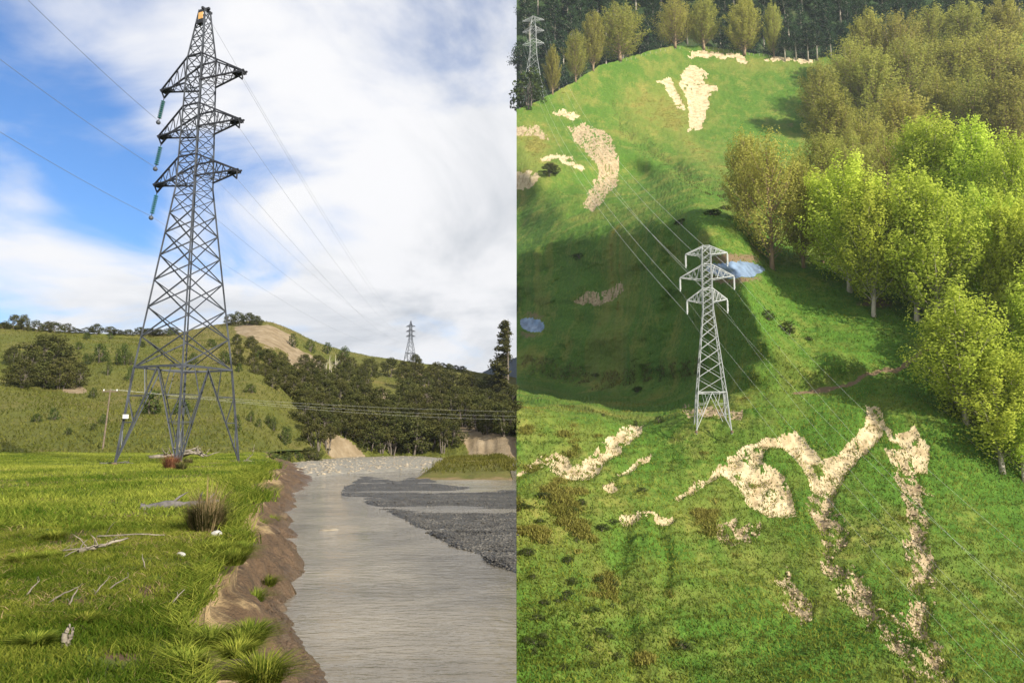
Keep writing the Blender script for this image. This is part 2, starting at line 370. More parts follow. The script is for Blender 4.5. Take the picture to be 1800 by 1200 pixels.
for cx, cy, rx, ry in [(110, 945, 55, 14), (260, 1035, 22, 14), (215, 1150, 60, 18), (140, 1055, 26, 8), (400, 1140, 40, 22), (290, 1120, 22, 12), (90, 880, 30, 6), (150, 935, 40, 10), (420, 1075, 25, 25), (230, 865, 14, 4), (120, 855, 14, 4)]:
    soil = np.maximum(soil, 0.75*np.exp(-(((pxm-cx)/rx)**2+((pym-cy)/ry)**2)))
o = mesh_obj('meadow', np_mesh('meadow', V, grid_faces(*Yg.shape), M['meadow'], True, {'dry': dry, 'soil': soil}))
tag(o, 'green riverside meadow under the tall pylon', None, None, 'structure')
# eroding bank
Yb, sb = np.meshgrid(np.geomspace(2.2, 100, 620), np.linspace(0, 1, 70), indexing='ij')
xb = bank_x(Yb); xw = np.maximum(water_x(Yb), xb+0.9)+0.5+2.2*sstep(50, 70, Yb)
zt = meadow_z(xb, Yb)
lump = fbm(Yb*1.7+sb*2, sb*5, 51, 6, 0.65); ver = fbm(Yb*3.1, sb*1.6, 57, 5, 0.6)
drop = np.interp(sb, [0, 0.03, 0.10, 0.22, 0.5, 0.85, 1.0], [0, 0.10, 0.38, 0.52, 0.78, 1.0, 1.13])
scal = 0.16*fbm(Yb*0.9, Yb*0, 61, 3)
drop = np.clip(drop + scal*np.sin(np.pi*sb)*1.3 + 0.16*lump*np.sin(np.pi*sb), -0.02, 1.2)
Xb = xb + (xw-xb)*sb + 0.10*ver*np.sin(np.pi*np.clip(sb*2, 0, 1))*(sb < .5) - 0.28*np.exp(-((sb-0.1)/0.07)**2)
Zb = zt*(1-sb) - 2.0*drop + 0.10*lump*np.sin(np.pi*sb)
V = np.stack([Xb, Yb, Zb], -1).reshape(-1, 3)
o = mesh_obj('river_bank', np_mesh('river_bank', V, grid_faces(*Yb.shape), M['bank'], True))
tag(o, 'eroded brown silt bank dropping from the meadow to the river', None, None, 'structure')
BANKV = np.stack([Xb, Yb, Zb], -1)
# river bed and water
Yr, sr = np.meshgrid(np.geomspace(2.2, 175, 120), np.linspace(0, 1, 30), indexing='ij')
x0 = np.interp(Yr, WX_Y, WX_X)-2.0
Xr = x0+(SEAM*Yr-x0)*sr
V = np.stack([Xr, Yr, Xr*0-2.0], -1).reshape(-1, 3)
o = mesh_obj('river', np_mesh('river', V, grid_faces(*Yr.shape), M['water'], True)); tag(o, 'shallow silty grey river beside the meadow', None, None, 'structure')
V2 = V.copy(); V2[:, 2] = -2.6
o = mesh_obj('river_bed', np_mesh('river_bed', V2, grid_faces(*Yr.shape), M['gravel'], True)); tag(o, None, None, None, 'structure')
# gravel bar in the river
BAR = [(596, 860), (640, 836), (690, 842), (745, 838), (800, 852), (850, 858), (930, 862), (930, 1018), (860, 985), (800, 962), (740, 930), (690, 905), (640, 885), (600, 870)]
gp, gq = np.meshgrid(np.linspace(570, 908.0, 260), np.linspace(822, 1030, 220), indexing='xy')
dx, dy, dz = ray(gp, gq); k = (-2.0-EYE)/dz
Gx, Gy = dx*k, dy*k
m = blur(inpoly(gp+10*fbm(Gx*0.5, Gy*0.2, 81, 3), gq+5*fbm(Gx*0.4, Gy*0.4, 83, 3), BAR).astype(float), 5)
chan = fbm(Gx*0.10+0.03*Gy, Gy*0.42, 85, 5, 0.6)
BARZ = -2.14 + 0.19*m + 0.26*chan*m + 0.03*fbm(Gx*2.5, Gy*2.5, 87, 3)
V = np.stack([np.minimum(Gx, SEAM*Gy), Gy, BARZ], -1).reshape(-1, 3)
o = mesh_obj('gravel_bar', np_mesh('gravel_bar', V, grid_faces(*gp.shape), M['gravel'], True)); tag(o, 'dark wet gravel bar in the river', None, None, 'structure')
BARV = V
# far shingle beach, right bank
SH = [(470, 820), (500, 812), (560, 806), (640, 800), (720, 800), (800, 806), (812, 818), (740, 826), (640, 832), (560, 838), (500, 840), (480, 832)]
gp, gq = np.meshgrid(np.linspace(440, 850, 220), np.linspace(793, 845, 90), indexing='xy')
dx, dy, dz = ray(gp, gq); k = (-2.0-EYE)/dz; Sx, Sy = dx*k, dy*k
m = blur(inpoly(gp+6*fbm(Sx*0.1, Sy*0.05, 91, 3), gq+2*fbm(Sx*0.1, Sy*0.1, 93, 3), SH).astype(float), 4)
V = np.stack([Sx, Sy, -2.4+0.62*m+0.10*m*fbm(Sx*0.3, Sy*0.3, 95, 4)], -1).reshape(-1, 3)
o = mesh_obj('shingle_beach', np_mesh('shingle_beach', V, grid_faces(*gp.shape), M['shingle'], True)); tag(o, 'pale shingle beach at the river bend', None, None, 'structure')
SHV = V[(m.ravel() > 0.8)]

# ------------------------------------------------------------------ left hills
HP = np.array([-60, 0, 130, 250, 310, 360, 400, 450, 480, 520, 560, 600, 650, 700, 760, 800, 850, 907.5])
SKYL = np.array([572, 574, 585, 588, 585, 575, 571, 569, 573, 590, 608, 619, 629, 634, 641, 648, 656, 664])
HB = np.interp(HP, [-60, 200, 400, 480, 540, 600, 700, 800, 908], [92, 88, 84, 92, 118, 138, 152, 152, 142])
HBZ = np.interp(HP, [0, 440, 475, 560, 908], [-0.12, -0.12, -2.3, -2.3, -2.05])
HC = np.interp(HP, [-60, 250, 400, 450, 520, 620, 720, 908], [250, 275, 300, 290, 320, 390, 430, 430])
pc = np.linspace(-60, 907.5, 420)
def sm(x, xs, ys, k=9):
    v = np.interp(x, xs, ys); p = np.pad(v, k, mode='edge'); return np.convolve(p, np.ones(2*k+1)/(2*k+1), 'valid')
yb_, zb_, yc_ = sm(pc, HP, HB), sm(pc, HP, HBZ), sm(pc, HP, HC)
zc_ = at_np(pc, sm(pc, HP, SKYL, 4), yc_)[:, 2]
tt = np.concatenate([np.linspace(0, 1, 330), np.linspace(1.03, 1.5, 16)])
T, Pg = np.meshgrid(tt, pc, indexing='ij')
Yh = yb_[None]+(yc_-yb_)[None]*T
prof = np.where(T < 1, 0.80*T+0.20*T**2*(3-2*T)+0.035*np.sin(T*9+Pg*0.01)*np.clip(T*4, 0, 1), 1-0.9*(T-1))
lowbank = sstep(500, 570, Pg)                    # a steep little bluff above the shingle
bl = lowbank*0.075*sstep(0.0, 0.05, T+0.012*fbm(Pg*0.05, T*0, 101, 3))*(1-np.clip(T, 0, 1))
Zh = zb_[None]+(zc_-zb_)[None]*(prof+bl)
Xh = (Pg-900)/FPX*(Yh*CT+(Zh-EYE)*ST)
edge = np.clip(T*2.2, 0, 1)
Zh = Zh + edge*(1.6*fbm(Xh*0.035, Yh*0.035, 111, 4)*np.clip((1-T)*6, 0.25, 1) + 0.28*fbm(Xh*0.4, Yh*0.4, 115, 3))
Xh = np.minimum(Xh, SEAM*Yh)
Zh[0] -= 3.0
HV = np.stack([Xh, Yh, Zh], -1); HPX, HPY = project(HV)
wx = HPX+8*fbm(Xh*0.12, Yh*0.12, 121, 3); wy = HPY+6*fbm(Xh*0.12, Yh*0.12, 123, 3)
OCHRE = [[(410, 575), (440, 568), (485, 575), (515, 592), (520, 608), (500, 618), (480, 610), (455, 600), (420, 590)],
         [(500, 618), (520, 612), (545, 628), (570, 645), (565, 660), (535, 650), (510, 635)],
         [(655, 690), (672, 680), (690, 712), (700, 722), (678, 725), (660, 705)],
         [(635, 690), (650, 680), (660, 695), (645, 700)], [(720, 660), (740, 655), (745, 668), (725, 672)],
         [(560, 760), (590, 765), (610, 775), (640, 800), (655, 815), (590, 818), (570, 790)],
         [(785, 735), (830, 750), (870, 760), (910, 770), (910, 806), (830, 806), (815, 780), (790, 755)],
         [(100, 685), (135, 678), (155, 684), (150, 694), (120, 692)],
         [(740, 690), (790, 700), (770, 708), (742, 702)]]
hs_ = np.zeros(HPX.shape)
for q in OCHRE: hs_ = np.maximum(hs_, inpoly(wx, wy, q))
front = (T < 1.0)
hs_ = blur(hs_*front, 2)
hdry = np.clip(0.35*fbm(Xh*0.03, Yh*0.05, 131, 4)+0.20+0.3*((HPY < 640) & (HPX > 280) & (HPX < 520)), 0, 0.9)
cls = (hs_ > 0.5)
F = grid_faces(*T.shape); fc = cls[:-1, :-1].ravel()
Vf = HV.reshape(-1, 3).copy(); at_ = {'dry': hdry.ravel(), 'soil': np.clip(hs_*0.9, 0, 1).ravel()}
o = mesh_obj('hillside', sub_mesh('hillside', Vf, F[~fc], M['hill'], at_)); tag(o, 'grassy hillside behind the tall pylon and river', None, None, 'structure')
o = mesh_obj('clay_scarp', sub_mesh('clay_scarp', Vf, F[fc], M['ochre'], at_)); tag(o, 'ochre clay exposures on the hillside behind the river', None, None, 'structure')
def hill_at(px, py):
    j = int(np.argmin(np.abs(pc-px))); c = HPY[:330, j]
    i = np.nonzero(c <= py)[0]; i = int(i[0]) if len(i) else 329
    return Vector(HV[i, j]), i
# far blue hill
fp = np.linspace(800, 930, 60); fy = np.interp(fp, [800, 840, 860, 880, 900, 930], [700, 660, 648, 638, 631, 620])+1.5*fbm(fp*0.2, fp*0, 3, 3)
top = at_np(fp, fy, np.full(60, 1600.0)); bot = top.copy(); bot[:, 2] = -40; bot[:, 1] = 1250; back = top.copy(); back[:, 1] = 2100; back[:, 2] = -40
V = np.concatenate([bot, top, back]); o = mesh_obj('far_hill', np_mesh('far_hill', V, grid_faces(3, 60), M['far_hill'], True)); tag(o, 'distant dark bush-clad hill', None, None, 'structure')
# right river bank: a low grassy point at the far right of the bend
gp, gq = np.meshgrid(np.linspace(0, 1, 70), np.linspace(0, 1, 60), indexing='xy')
A = on_z(806, 822, -2.0); Bx = 0
Yp = 62+70*gq; Xp = np.minimum(-10+14*gp, SEAM*Yp); Xp = Xp-4.0*gq
e = np.minimum.reduce([gp*3.2, (1-gq)*4, gq*4]); ee = sstep(0, 1, np.clip(e, 0, 1))
Zp = -2.3+1.55*ee*(0.65+0.35*gp)+0.22*fbm(Xp*0.4, Yp*0.4, 141, 4)*ee
V = np.stack([Xp, Yp, Zp], -1).reshape(-1, 3)
o = mesh_obj('grassy_point', np_mesh('grassy_point', V, grid_faces(*gp.shape), M['hill'], True, {'dry': 0.35+0.3*fbm(V[:, 0]*.5, V[:, 1]*.5, 7, 3), 'soil': np.clip(1.0-ee.ravel()*1.6, 0, 1)}))
tag(o, 'low grassy point on the far bank of the river', None, None, 'structure')

PTV = V[(ee.ravel() > .6)]
# ------------------------------------------------------------------ right place: the steep slipped hillside
RIDGE_X = [908, 940, 960, 1000, 1050, 1100, 1150, 1200, 1260, 1330, 1430, 1500, 1650, 1820, 2200]
RIDGE_Y = [194, 180, 170, 150, 118, 103, 88, 80, 84, 95, 105, 90, 55, 40, 60]
BPY = [1260, 1100, 950, 850, 770, 720, 690, 600, 520, 450, 380, 300, 200, 130, 80, 0, -60]
BYY = [86, 104, 124, 138, 151, 160, 171, 185, 201, 222, 285, 460, 545, 580, 605, 640, 670]
def soft_interp(x, xs, ys, k=45):
    q = np.linspace(860, 2320, 1461); v = np.interp(q, xs, ys)
    for _ in range(2): v = np.convolve(np.pad(v, k, mode='edge'), np.ones(2*k+1)/(2*k+1), 'valid')
    return np.interp(x, q, v)
def ymap(px, py):
    k = np.linspace(1300, -80, 700); b = np.interp(-k, [-v for v in BPY], BYY)
    for _ in range(2): b = np.convolve(np.pad(b, 14, mode='edge'), np.ones(29)/29, 'valid')
    crest = soft_interp(px, [908, 1050, 1150, 1220, 1300, 1420, 1520, 1640, 1820, 2250], [712, 732, 748, 724, 704, 690, 676, 655, 650, 650], 16)
    py = py-(crest-720+5*fbm(px*0.03, px*0, 421, 3))*sstep(860, 735, py)*sstep(520, 690, py)
    py = py+np.interp(px, [908, 1000, 1120, 1220, 1300, 1360], [30, 45, 65, 75, 40, 0])*sstep(700, 470, py)*sstep(220, 390, py)
    base = np.interp(-py, -k, b)
    bend = np.interp(py, [300, 380, 430, 490, 540, 590, 640, 700], [-10, 10, 50, 85, 35, 0, -40, -60]) + 46*fbm(px*0.010, py*0.017, 401, 4)
    w = sstep(724, 672, py)*sstep(285, 375, py+0.10*np.minimum(px-1100, 200))
    g = soft_interp(px+bend, [908, 1000, 1130, 1260, 1330, 1450, 1640, 1800, 2250], [0.92, 0.66, 0.33, -0.01, -0.11, -0.04, -0.05, -0.06, -0.10], 20)
    g = g*(1-0.62*sstep(460, 340, py)*sstep(1190, 960, px))
    up = sstep(330, 150, py)*soft_interp(px, [908, 1050, 1200, 1400, 1800], [-0.03, 0.0, 0.03, 0.0, -0.12])
    lo = sstep(760, 900, py)*soft_interp(px, [908, 1100, 1350, 1600, 1800, 2200], [-0.05, -0.02, 0.02, 0.0, 0.05, 0.05])
    return base*(1+w*g+up+lo)+25*sstep(1330, 1130, px)*sstep(712, 430, py)*sstep(180, 400, py)
rp = np.concatenate([np.linspace(908.06, 1815, 560), np.linspace(1822, 2250, 70)])
rt = np.linspace(0, 1, 640)
TT, RP = np.meshgrid(rt, rp, indexing='ij')
ridge = np.interp(RP, RIDGE_X, RIDGE_Y)
RY = 1262+(ridge-1262)*TT
YY = ymap(RP, RY)
YY = np.maximum.accumulate(YY+np.arange(len(YY))[:, None]*1e-3, axis=0)
YY = blur(YY, 7)
YY = YY+5.0*fbm(RP*0.016, RY*0.022, 411, 5)*sstep(735, 660, RY)*sstep(300, 460, RY)*sstep(1400, 1280, RP)
RV = at_np(RP, RY, YY)
shade_hill_off = sstep(1830, 1990, RP)*sstep(790, 700, RY)*sstep(300, 480, RY)  # unseen rise right of view, added to cast shade into the valley
RV[..., 2] += 6*shade_hill_off
x, y = RV[..., 0], RV[..., 1]
warp_x = RP+10*fbm(x*0.11, y*0.11, 201, 6, 0.62); warp_y = RY+9*fbm(x*0.11, y*0.11, 203, 6, 0.62); farw = sstep(330, 260, y)
SLIPS = [
 ('clay', 'pale clay slip reaching up from the left edge below the white pylon', [[(905, 836), (945, 806), (972, 793), (992, 800), (1005, 820), (1030, 805), (1060, 770), (1090, 752), (1134, 748), (1112, 770), (1085, 795), (1062, 815), (1055, 838), (1020, 846), (985, 842), (965, 828), (930, 830)]], []),
 ('clay', 'small thin clay slip between the two larger slips below the white pylon', [[(1085, 836), (1110, 815), (1143, 799), (1147, 806), (1115, 824), (1092, 842)], [(1062, 850), (1085, 846), (1088, 858), (1066, 866)]], []),
 ('clay', 'broad pale clay slip below and right of the white pylon', [[(1268, 830), (1282, 805), (1305, 785), (1345, 766), (1372, 774), (1345, 795), (1348, 812), (1372, 830), (1392, 862), (1404, 908), (1370, 908), (1330, 897), (1308, 880), (1298, 852)]], [((1188, 872), (1230, 848), (1272, 820), 4)]),
 ('clay', 'forked pale clay slip with a peak reaching up the grass', [[(1345, 770), (1400, 758), (1424, 790), (1442, 806), (1470, 802), (1500, 770), (1520, 745), (1526, 718), (1550, 722), (1552, 748), (1540, 776), (1515, 800), (1490, 828), (1474, 858), (1460, 892), (1435, 884), (1425, 850), (1405, 815), (1385, 792)]], []),
 ('clay', 'pale clay slip head on the right beside the forked slip', [[(1548, 752), (1570, 762), (1605, 756), (1630, 785), (1627, 828), (1590, 834), (1562, 815), (1550, 790), (1575, 792), (1585, 782), (1560, 775)]], []),
 ('debris', 'rubbly debris trail running down from the forked slip', [], [((1445, 880), (1470, 945), (1458, 995), (1490, 1035), (1530, 1075), (1570, 1115), (1612, 1200), 17)]),
 ('debris', 'rubbly debris trail running down from the right slip head', [], [((1590, 830), (1608, 890), (1614, 960), (1612, 1010), (1622, 1060), (1605, 1090), (1630, 1140), (1655, 1200), 18)]),
 ('debris', 'ring-shaped small slip in the grass below the broad slip', [[(1258, 925), (1288, 908), (1302, 922), (1337, 914), (1335, 945), (1312, 958), (1285, 964), (1262, 948)]], []),
 ('clay', 'thin clay crack in the lower grass left of the ring-shaped slip', [], [((1093, 901), (1140, 904), (1182, 913), 4.5)]),
 ('debris', 'brown rubble patch low in the grass left of the debris trail', [[(1358, 1010), (1385, 1000), (1400, 1030), (1432, 1060), (1425, 1092), (1400, 1100), (1378, 1060)]], []),
 ('debris', 'long bare slip curving down the upper hillside at left', [[(998, 226), (1030, 217), (1072, 240), (1088, 280), (1088, 310), (1072, 342), (1042, 372), (1025, 366), (1043, 322), (1053, 300), (1033, 270), (1008, 246)]], []),
 ('clay', 'branching bare slip below the crest of the upper hillside', [[(1156, 144), (1174, 138), (1190, 160), (1206, 196), (1190, 194), (1172, 166)], [(1194, 128), (1212, 118), (1236, 118), (1246, 132), (1240, 150), (1262, 152), (1264, 162), (1246, 170), (1242, 205), (1236, 230), (1210, 230), (1212, 196), (1204, 165), (1196, 150)]], []),
 ('clay', 'small pale slip at the left edge of the upper hillside', [[(900, 304), (938, 298), (952, 314), (932, 330), (900, 334)]], []),
 ('debris', 'brown dry scar at the left edge above the small pale slip', [[(900, 224), (940, 222), (956, 234), (965, 250), (940, 240), (900, 236)]], []),
 ('clay', 'thin pale crack on the upper hillside beside the dark shrub', [], [((956, 281), (978, 274), (1000, 286), (1020, 298), 3.5)]),
 ('clay', 'short pale crack above the long curving slip', [], [((980, 201), (1012, 203), 3.5)]),
 ('clay', 'thin bare strip along the hill crest', [], [((1208, 96), (1250, 97), (1312, 104), 4.5), ((1350, 104), (1425, 107), 3)]),
 ('debris', 'brown slumped scar in the shaded gully', [[(1008, 532), (1030, 516), (1060, 514), (1090, 498), (1097, 512), (1078, 530), (1045, 536)]], []),
 ('debris', 'bare brown earth under the white pylon', [[(1196, 722), (1240, 714), (1306, 716), (1300, 732), (1250, 738), (1210, 736)]], []),
]
slip_id = np.zeros(RP.shape, int); mask_all = np.zeros(RP.shape)
holes = fbm(x*0.16, y*0.16, 221, 4); holes2 = fbm(x*0.85, y*0.6, 223, 4, 0.65)
for n, (mt, lab, polys, lines) in enumerate(SLIPS):
    mm = np.zeros(RP.shape, bool)
    for q in polys: mm |= inpoly(warp_x, warp_y, q)
    for l in lines:
        wd = l[-1]*1.15; mm |= seg_dist(warp_x, warp_y, l[:-1]) < wd*(1+0.9*fbm(x*0.3, y*0.3, 231, 4))
    if mt == 'debris': mm &= (holes < 0.55) & (holes2*(0.45+0.55*farw) < 0.10)
    else: mm &= (holes < 0.48) & (holes2*farw < 0.34)
    slip_id[mm] = n+1; mask_all = np.maximum(mask_all, mm)
soft = blur(mask_all, 4)
pond_polys = [[(1293+48*math.cos(a_)+4*math.cos(3*a_), 474+15*math.sin(a_)) for a_ in np.linspace(0, 6.28, 24)], [(936+22*math.cos(a_), 572+12*math.sin(a_)+4*math.cos(a_)) for a_ in np.linspace(0, 6.28, 20)]]
pond_id = np.zeros(RP.shape, int)
for n, q in enumerate(pond_polys): pond_id[inpoly(RP+3*fbm(x*.2, y*.2, 7, 2), RY+2*fbm(x*.2, y*.2, 9, 2), q)] = n+1
psoft = blur((pond_id > 0).astype(float), 4)
tus = fbm(x*0.55, y*0.55, 241, 4, 0.6); lumpy = fbm(x*0.12, y*0.12, 245, 4)
terr = np.abs(fbm(x*0.05+0.02*RV[..., 2], RV[..., 2]*0.55+0.5*lumpy, 247, 2))
dz_ = (0.5*tus+0.9*lumpy+0.9*terr)*(1-psoft)*(1-0.6*soft)
gul = seg_dist(warp_x, warp_y, [(1160, 930), (1175, 985), (1170, 1030)]); dz_ -= 1.1*np.exp(-(gul/13)**2)
gul = seg_dist(warp_x, warp_y, [(1098, 905), (1092, 985), (1090, 1060), (1120, 1190)]); dz_ -= 1.2*np.exp(-(gul/20)**2)
gul = seg_dist(warp_x, warp_y, [(1080, 190), (1110, 240), (1160, 280), (1230, 320), (1270, 340)]); dz_ -= 2.0*np.exp(-(gul/10)**2)
gul_all = np.minimum(gul, seg_dist(warp_x, warp_y, [(930, 640), (1040, 670), (1180, 655), (1230, 650)]))
gul_all = np.where(holes > -.1, gul_all, 99)
gul = seg_dist(warp_x, warp_y, [(1650, 605), (1560, 655), (1490, 680), (1400, 694)]); track = np.exp(-(gul/6)**2)*(RP > 1380)
dz_ += soft*(-1.1+0.35*fbm(x*0.9, y*0.9, 251, 4, 0.6))
RV[..., 2] += dz_
RV[..., 2] -= 0.5*psoft
rdry = np.clip(0.6*fbm(x*0.05, y*0.05, 261, 5, 0.6)+0.3*fbm(x*0.3, y*0.3, 263, 3)+0.08, 0, 0.75)
rdry += 0.55*np.exp(-(((RP-1170)/70)**2+((RY-190)/45)**2)) + 0.5*np.exp(-(((RP-1000)/90)**2+((RY-930)/180)**2))*np.clip(0.6+fbm(x*.25, y*.25, 5, 3), 0, 1) + 0.5*np.exp(-(((RP-940)/40)**2+((RY-270)/60)**2)) + 0.4*np.exp(-(((RP-1250)/60)**2+((RY-900)/40)**2))
rdry += 0.4*np.exp(-(((RP-1320)/90)**2+((RY-115)/12)**2))+0.3*np.exp(-((seg_dist(RP, RY, [(1180, 215), (1230, 270), (1280, 310)])/14)**2))
rsoil = np.clip(0.75*track+0.55*soft+0.8*blur((pond_id > 0).astype(float), 13)*(1-psoft)*2.6+0.7*np.exp(-(((RP-1540)/45)**2+((RY-535)/14)**2))+0.5*np.exp(-(((RP-1390)/14)**2+((RY-220)/10)**2)), 0, 1)
attrs = {'dry': np.clip(rdry, 0, 1).ravel(), 'soil': rsoil.ravel()}
F = grid_faces(*RP.shape); fs = slip_id[:-1, :-1].ravel(); fp_ = pond_id[:-1, :-1].ravel()
Vr = RV.reshape(-1, 3)
o = mesh_obj('steep_pasture', sub_mesh('steep_pasture', Vr, F[(fs == 0) & (fp_ == 0)], M['slope'], attrs)); tag(o, 'steep green pasture hillside scarred by slips', None, None, 'structure')
for n, (mt, lab, _, _) in enumerate(SLIPS):
    q = F[(fs == n+1) & (fp_ == 0)]
    if len(q): o = mesh_obj('clay_slip', sub_mesh('clay_slip', Vr, q, M[mt], attrs)); tag(o, lab, None, None, 'structure')
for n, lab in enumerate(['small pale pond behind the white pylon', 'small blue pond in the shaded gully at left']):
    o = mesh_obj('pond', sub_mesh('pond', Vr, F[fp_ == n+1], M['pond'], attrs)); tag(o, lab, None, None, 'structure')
def slope_at(px, py):
    j = int(np.argmin(np.abs(rp-px))); i = int(np.argmin(np.abs(RY[:, j]-py))); return Vector(RV[i, j])
# the slope's cut left flank and the near place's cut edge: earth cliffs
e = RV[:, 0, :]; lowr = e.copy(); lowr[:, 2] = -46
o = mesh_obj('cliff_face', np_mesh('cliff_face', np.concatenate([e, lowr]), grid_faces(2, len(e)), M['cliff'], True)); tag(o, None, None, None, 'structure')
ye = np.geomspace(2.2, 430, 120); ze = np.where(ye < 140, -2.0, np.interp(ye, HV[:, -1, 1], HV[:, -1, 2])-0.02)
e = np.stack([SEAM*ye, ye, ze], -1); lowr = e.copy(); lowr[:, 2] = -46
o = mesh_obj('cut_bank', np_mesh('cut_bank', np.concatenate([e, lowr]), grid_faces(2, len(e)), M['cliff'], True)); tag(o, None, None, None, 'structure')
o = MB(); o.v = [Vector(p) for p in ((-2400, -400, -46), (2400, -400, -46), (2400, 2400, -46), (-2400, 2400, -46))]; o.f = [(0, 1, 2, 3)]
tag(o.build('ground', M['forest_floor']), None, None, None, 'structure')
# forest slope beyond the crest
fp, fq = np.meshgrid(np.linspace(908.1, 2100, 160), np.linspace(0, 1, 60), indexing='xy')
fpy = 250-330*fq
fY = 740+190*fq+20*fbm(fp*0.01, fq*4, 271, 3)
FVv = at_np(fp, fpy, fY)
o = mesh_obj('forest_slope', np_mesh('forest_slope', FVv.reshape(-1, 3), grid_faces(*fp.shape), M['forest_floor'], True, {'dry': np.zeros(fp.size), 'soil': np.zeros(fp.size)})); tag(o, 'dark wooded slope beyond the hill crest', None, None, 'structure')
def forest_at(px, py):
    j = int(np.argmin(np.abs(fp[0]-px))); i = int(np.argmin(np.abs(fpy[:, 0]-py))); return Vector(FVv[i, j])

# ------------------------------------------------------------------ trees
def leaf_mesh(name, C, size, out_bias, material, tint):
    n = len(C); d = NR.normal(size=(n, 3)); d /= np.linalg.norm(d, axis=1)[:, None]
    nm = d+out_bias; nm /= np.linalg.norm(nm, axis=1)[:, None]
    a = np.cross(nm, NR.normal(size=(n, 3))); a /= np.linalg.norm(a, axis=1)[:, None]; b = np.cross(nm, a)
    s = (size*NR.uniform(0.6, 1.25, n))[:, None]
    V = np.stack([C-a*s*0.5, C-b*s*0.38, C+a*s*0.5, C+b*s*0.38], 1).reshape(-1, 3)
    F = np.arange(4*n).reshape(n, 4)
    return np_mesh(name, V, F, material, False, {'tint': np.repeat(np.clip(tint, 0, 1), 4)})
def poplar(seed, leaf_m, bark_m, width=0.26, plumes=85, per=130, leaf=0.0135, cb=0.10, sig=0.026, limb_r=1.0):
    r = random.Random(seed); mb = MB()
    lean = [(r.uniform(-.01, .01), r.uniform(-.01, .01)) for _ in range(5)]
    mb.tube([(0, 0, -0.03), (0, 0, 0.03)] + [(lean[k][0], lean[k][1], 0.17+0.17*k) for k in range(5)], [0.019, 0.015, 0.012, 0.010, 0.008, 0.006, 0.003], 7)
    C, O, Tn = [], [], []
    for i in range(plumes):
        h0 = cb*0.9+(0.66-cb*0.9)*(i/plumes)**1.0+r.uniform(-.02, .02); phi = i*2.39996+r.uniform(-.4, .4)
        h1 = min(h0+r.uniform(0.17, 0.36), 1.0); t = (h1-cb)/(1-cb)
        env = width*max(0.03, math.sin(math.pi*min(1, max(0.02, t))**0.8))**0.62
        rad = env*r.uniform(0.45, 1.08)**0.6*r.uniform(.85, 1.08)
        P0 = Vector((0, 0, h0)); P2 = Vector((math.cos(phi)*rad, math.sin(phi)*rad, h1)); P1 = Vector((P2.x*0.62, P2.y*0.62, h0+(h1-h0)*0.38))
        pts = [P0*(1-s)**2+P1*2*s*(1-s)+P2*s*s for s in (0, .3, .6, .85)]
        mb.tube(pts, [0.0042*limb_r, 0.003*limb_r, 0.002*limb_r, 0.001*limb_r], 4, False)
        tb = r.uniform(-.18, .18); k = int(per*r.uniform(0.6, 1.3))
        s = NR.uniform(0.30, 1.06, k); s = s[:, None]
        c = np.array(P0)*(1-s)**2+np.array(P1)*2*s*(1-s)+np.array(P2)*s*s
        w = sig*(1.35-0.75*s)*r.uniform(.8, 1.25)
        off = NR.normal(size=(k, 3)); off /= np.linalg.norm(off, axis=1)[:, None]; off *= (NR.uniform(0.45, 1, k)**0.4)[:, None]
        off[:, 2] *= 1.5
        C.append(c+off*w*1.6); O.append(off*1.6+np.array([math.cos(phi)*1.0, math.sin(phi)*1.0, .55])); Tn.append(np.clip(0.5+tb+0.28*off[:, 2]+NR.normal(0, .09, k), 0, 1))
    return mb.mesh('trunk', bark_m, True), leaf_mesh('crown', np.concatenate(C), leaf, np.concatenate(O), leaf_m, np.concatenate(Tn))
def pine(seed, leaf_m, bark_m, cb=0.15, spread=0.17, per=46, leaf=0.020, whorls=26):
    r = random.Random(seed); mb = MB(); mb.tube([(0, 0, -.03), (0, 0, .4), (0, 0, .98)], [0.015, 0.011, 0.002], 7)
    C, O, Tn = [], [], []
    for w in range(whorls):
        h = cb+(0.99-cb)*w/whorls
        for b in range(r.randint(4, 6)):
            phi = r.uniform(0, 6.283); L = spread*((1-h)/(1-cb))**0.75*r.uniform(.6, 1.15)+0.012
            up = r.uniform(-.05, .45); P2 = Vector((math.cos(phi)*L, math.sin(phi)*L, h+L*up))
            mb.tube([(0, 0, h), P2], [0.0035, 0.001], 4, False)
            k = int(per*(0.3+L/spread)); s = NR.uniform(.25, 1.05, k)[:, None]
            off = NR.normal(size=(k, 3))*np.array([.018, .018, .012])
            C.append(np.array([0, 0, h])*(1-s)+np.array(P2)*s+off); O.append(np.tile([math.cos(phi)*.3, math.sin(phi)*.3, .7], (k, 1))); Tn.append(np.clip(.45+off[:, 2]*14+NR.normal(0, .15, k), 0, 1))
    return mb.mesh('trunk', bark_m, True), leaf_mesh('crown', np.concatenate(C), leaf, np.concatenate(O), leaf_m, np.concatenate(Tn))
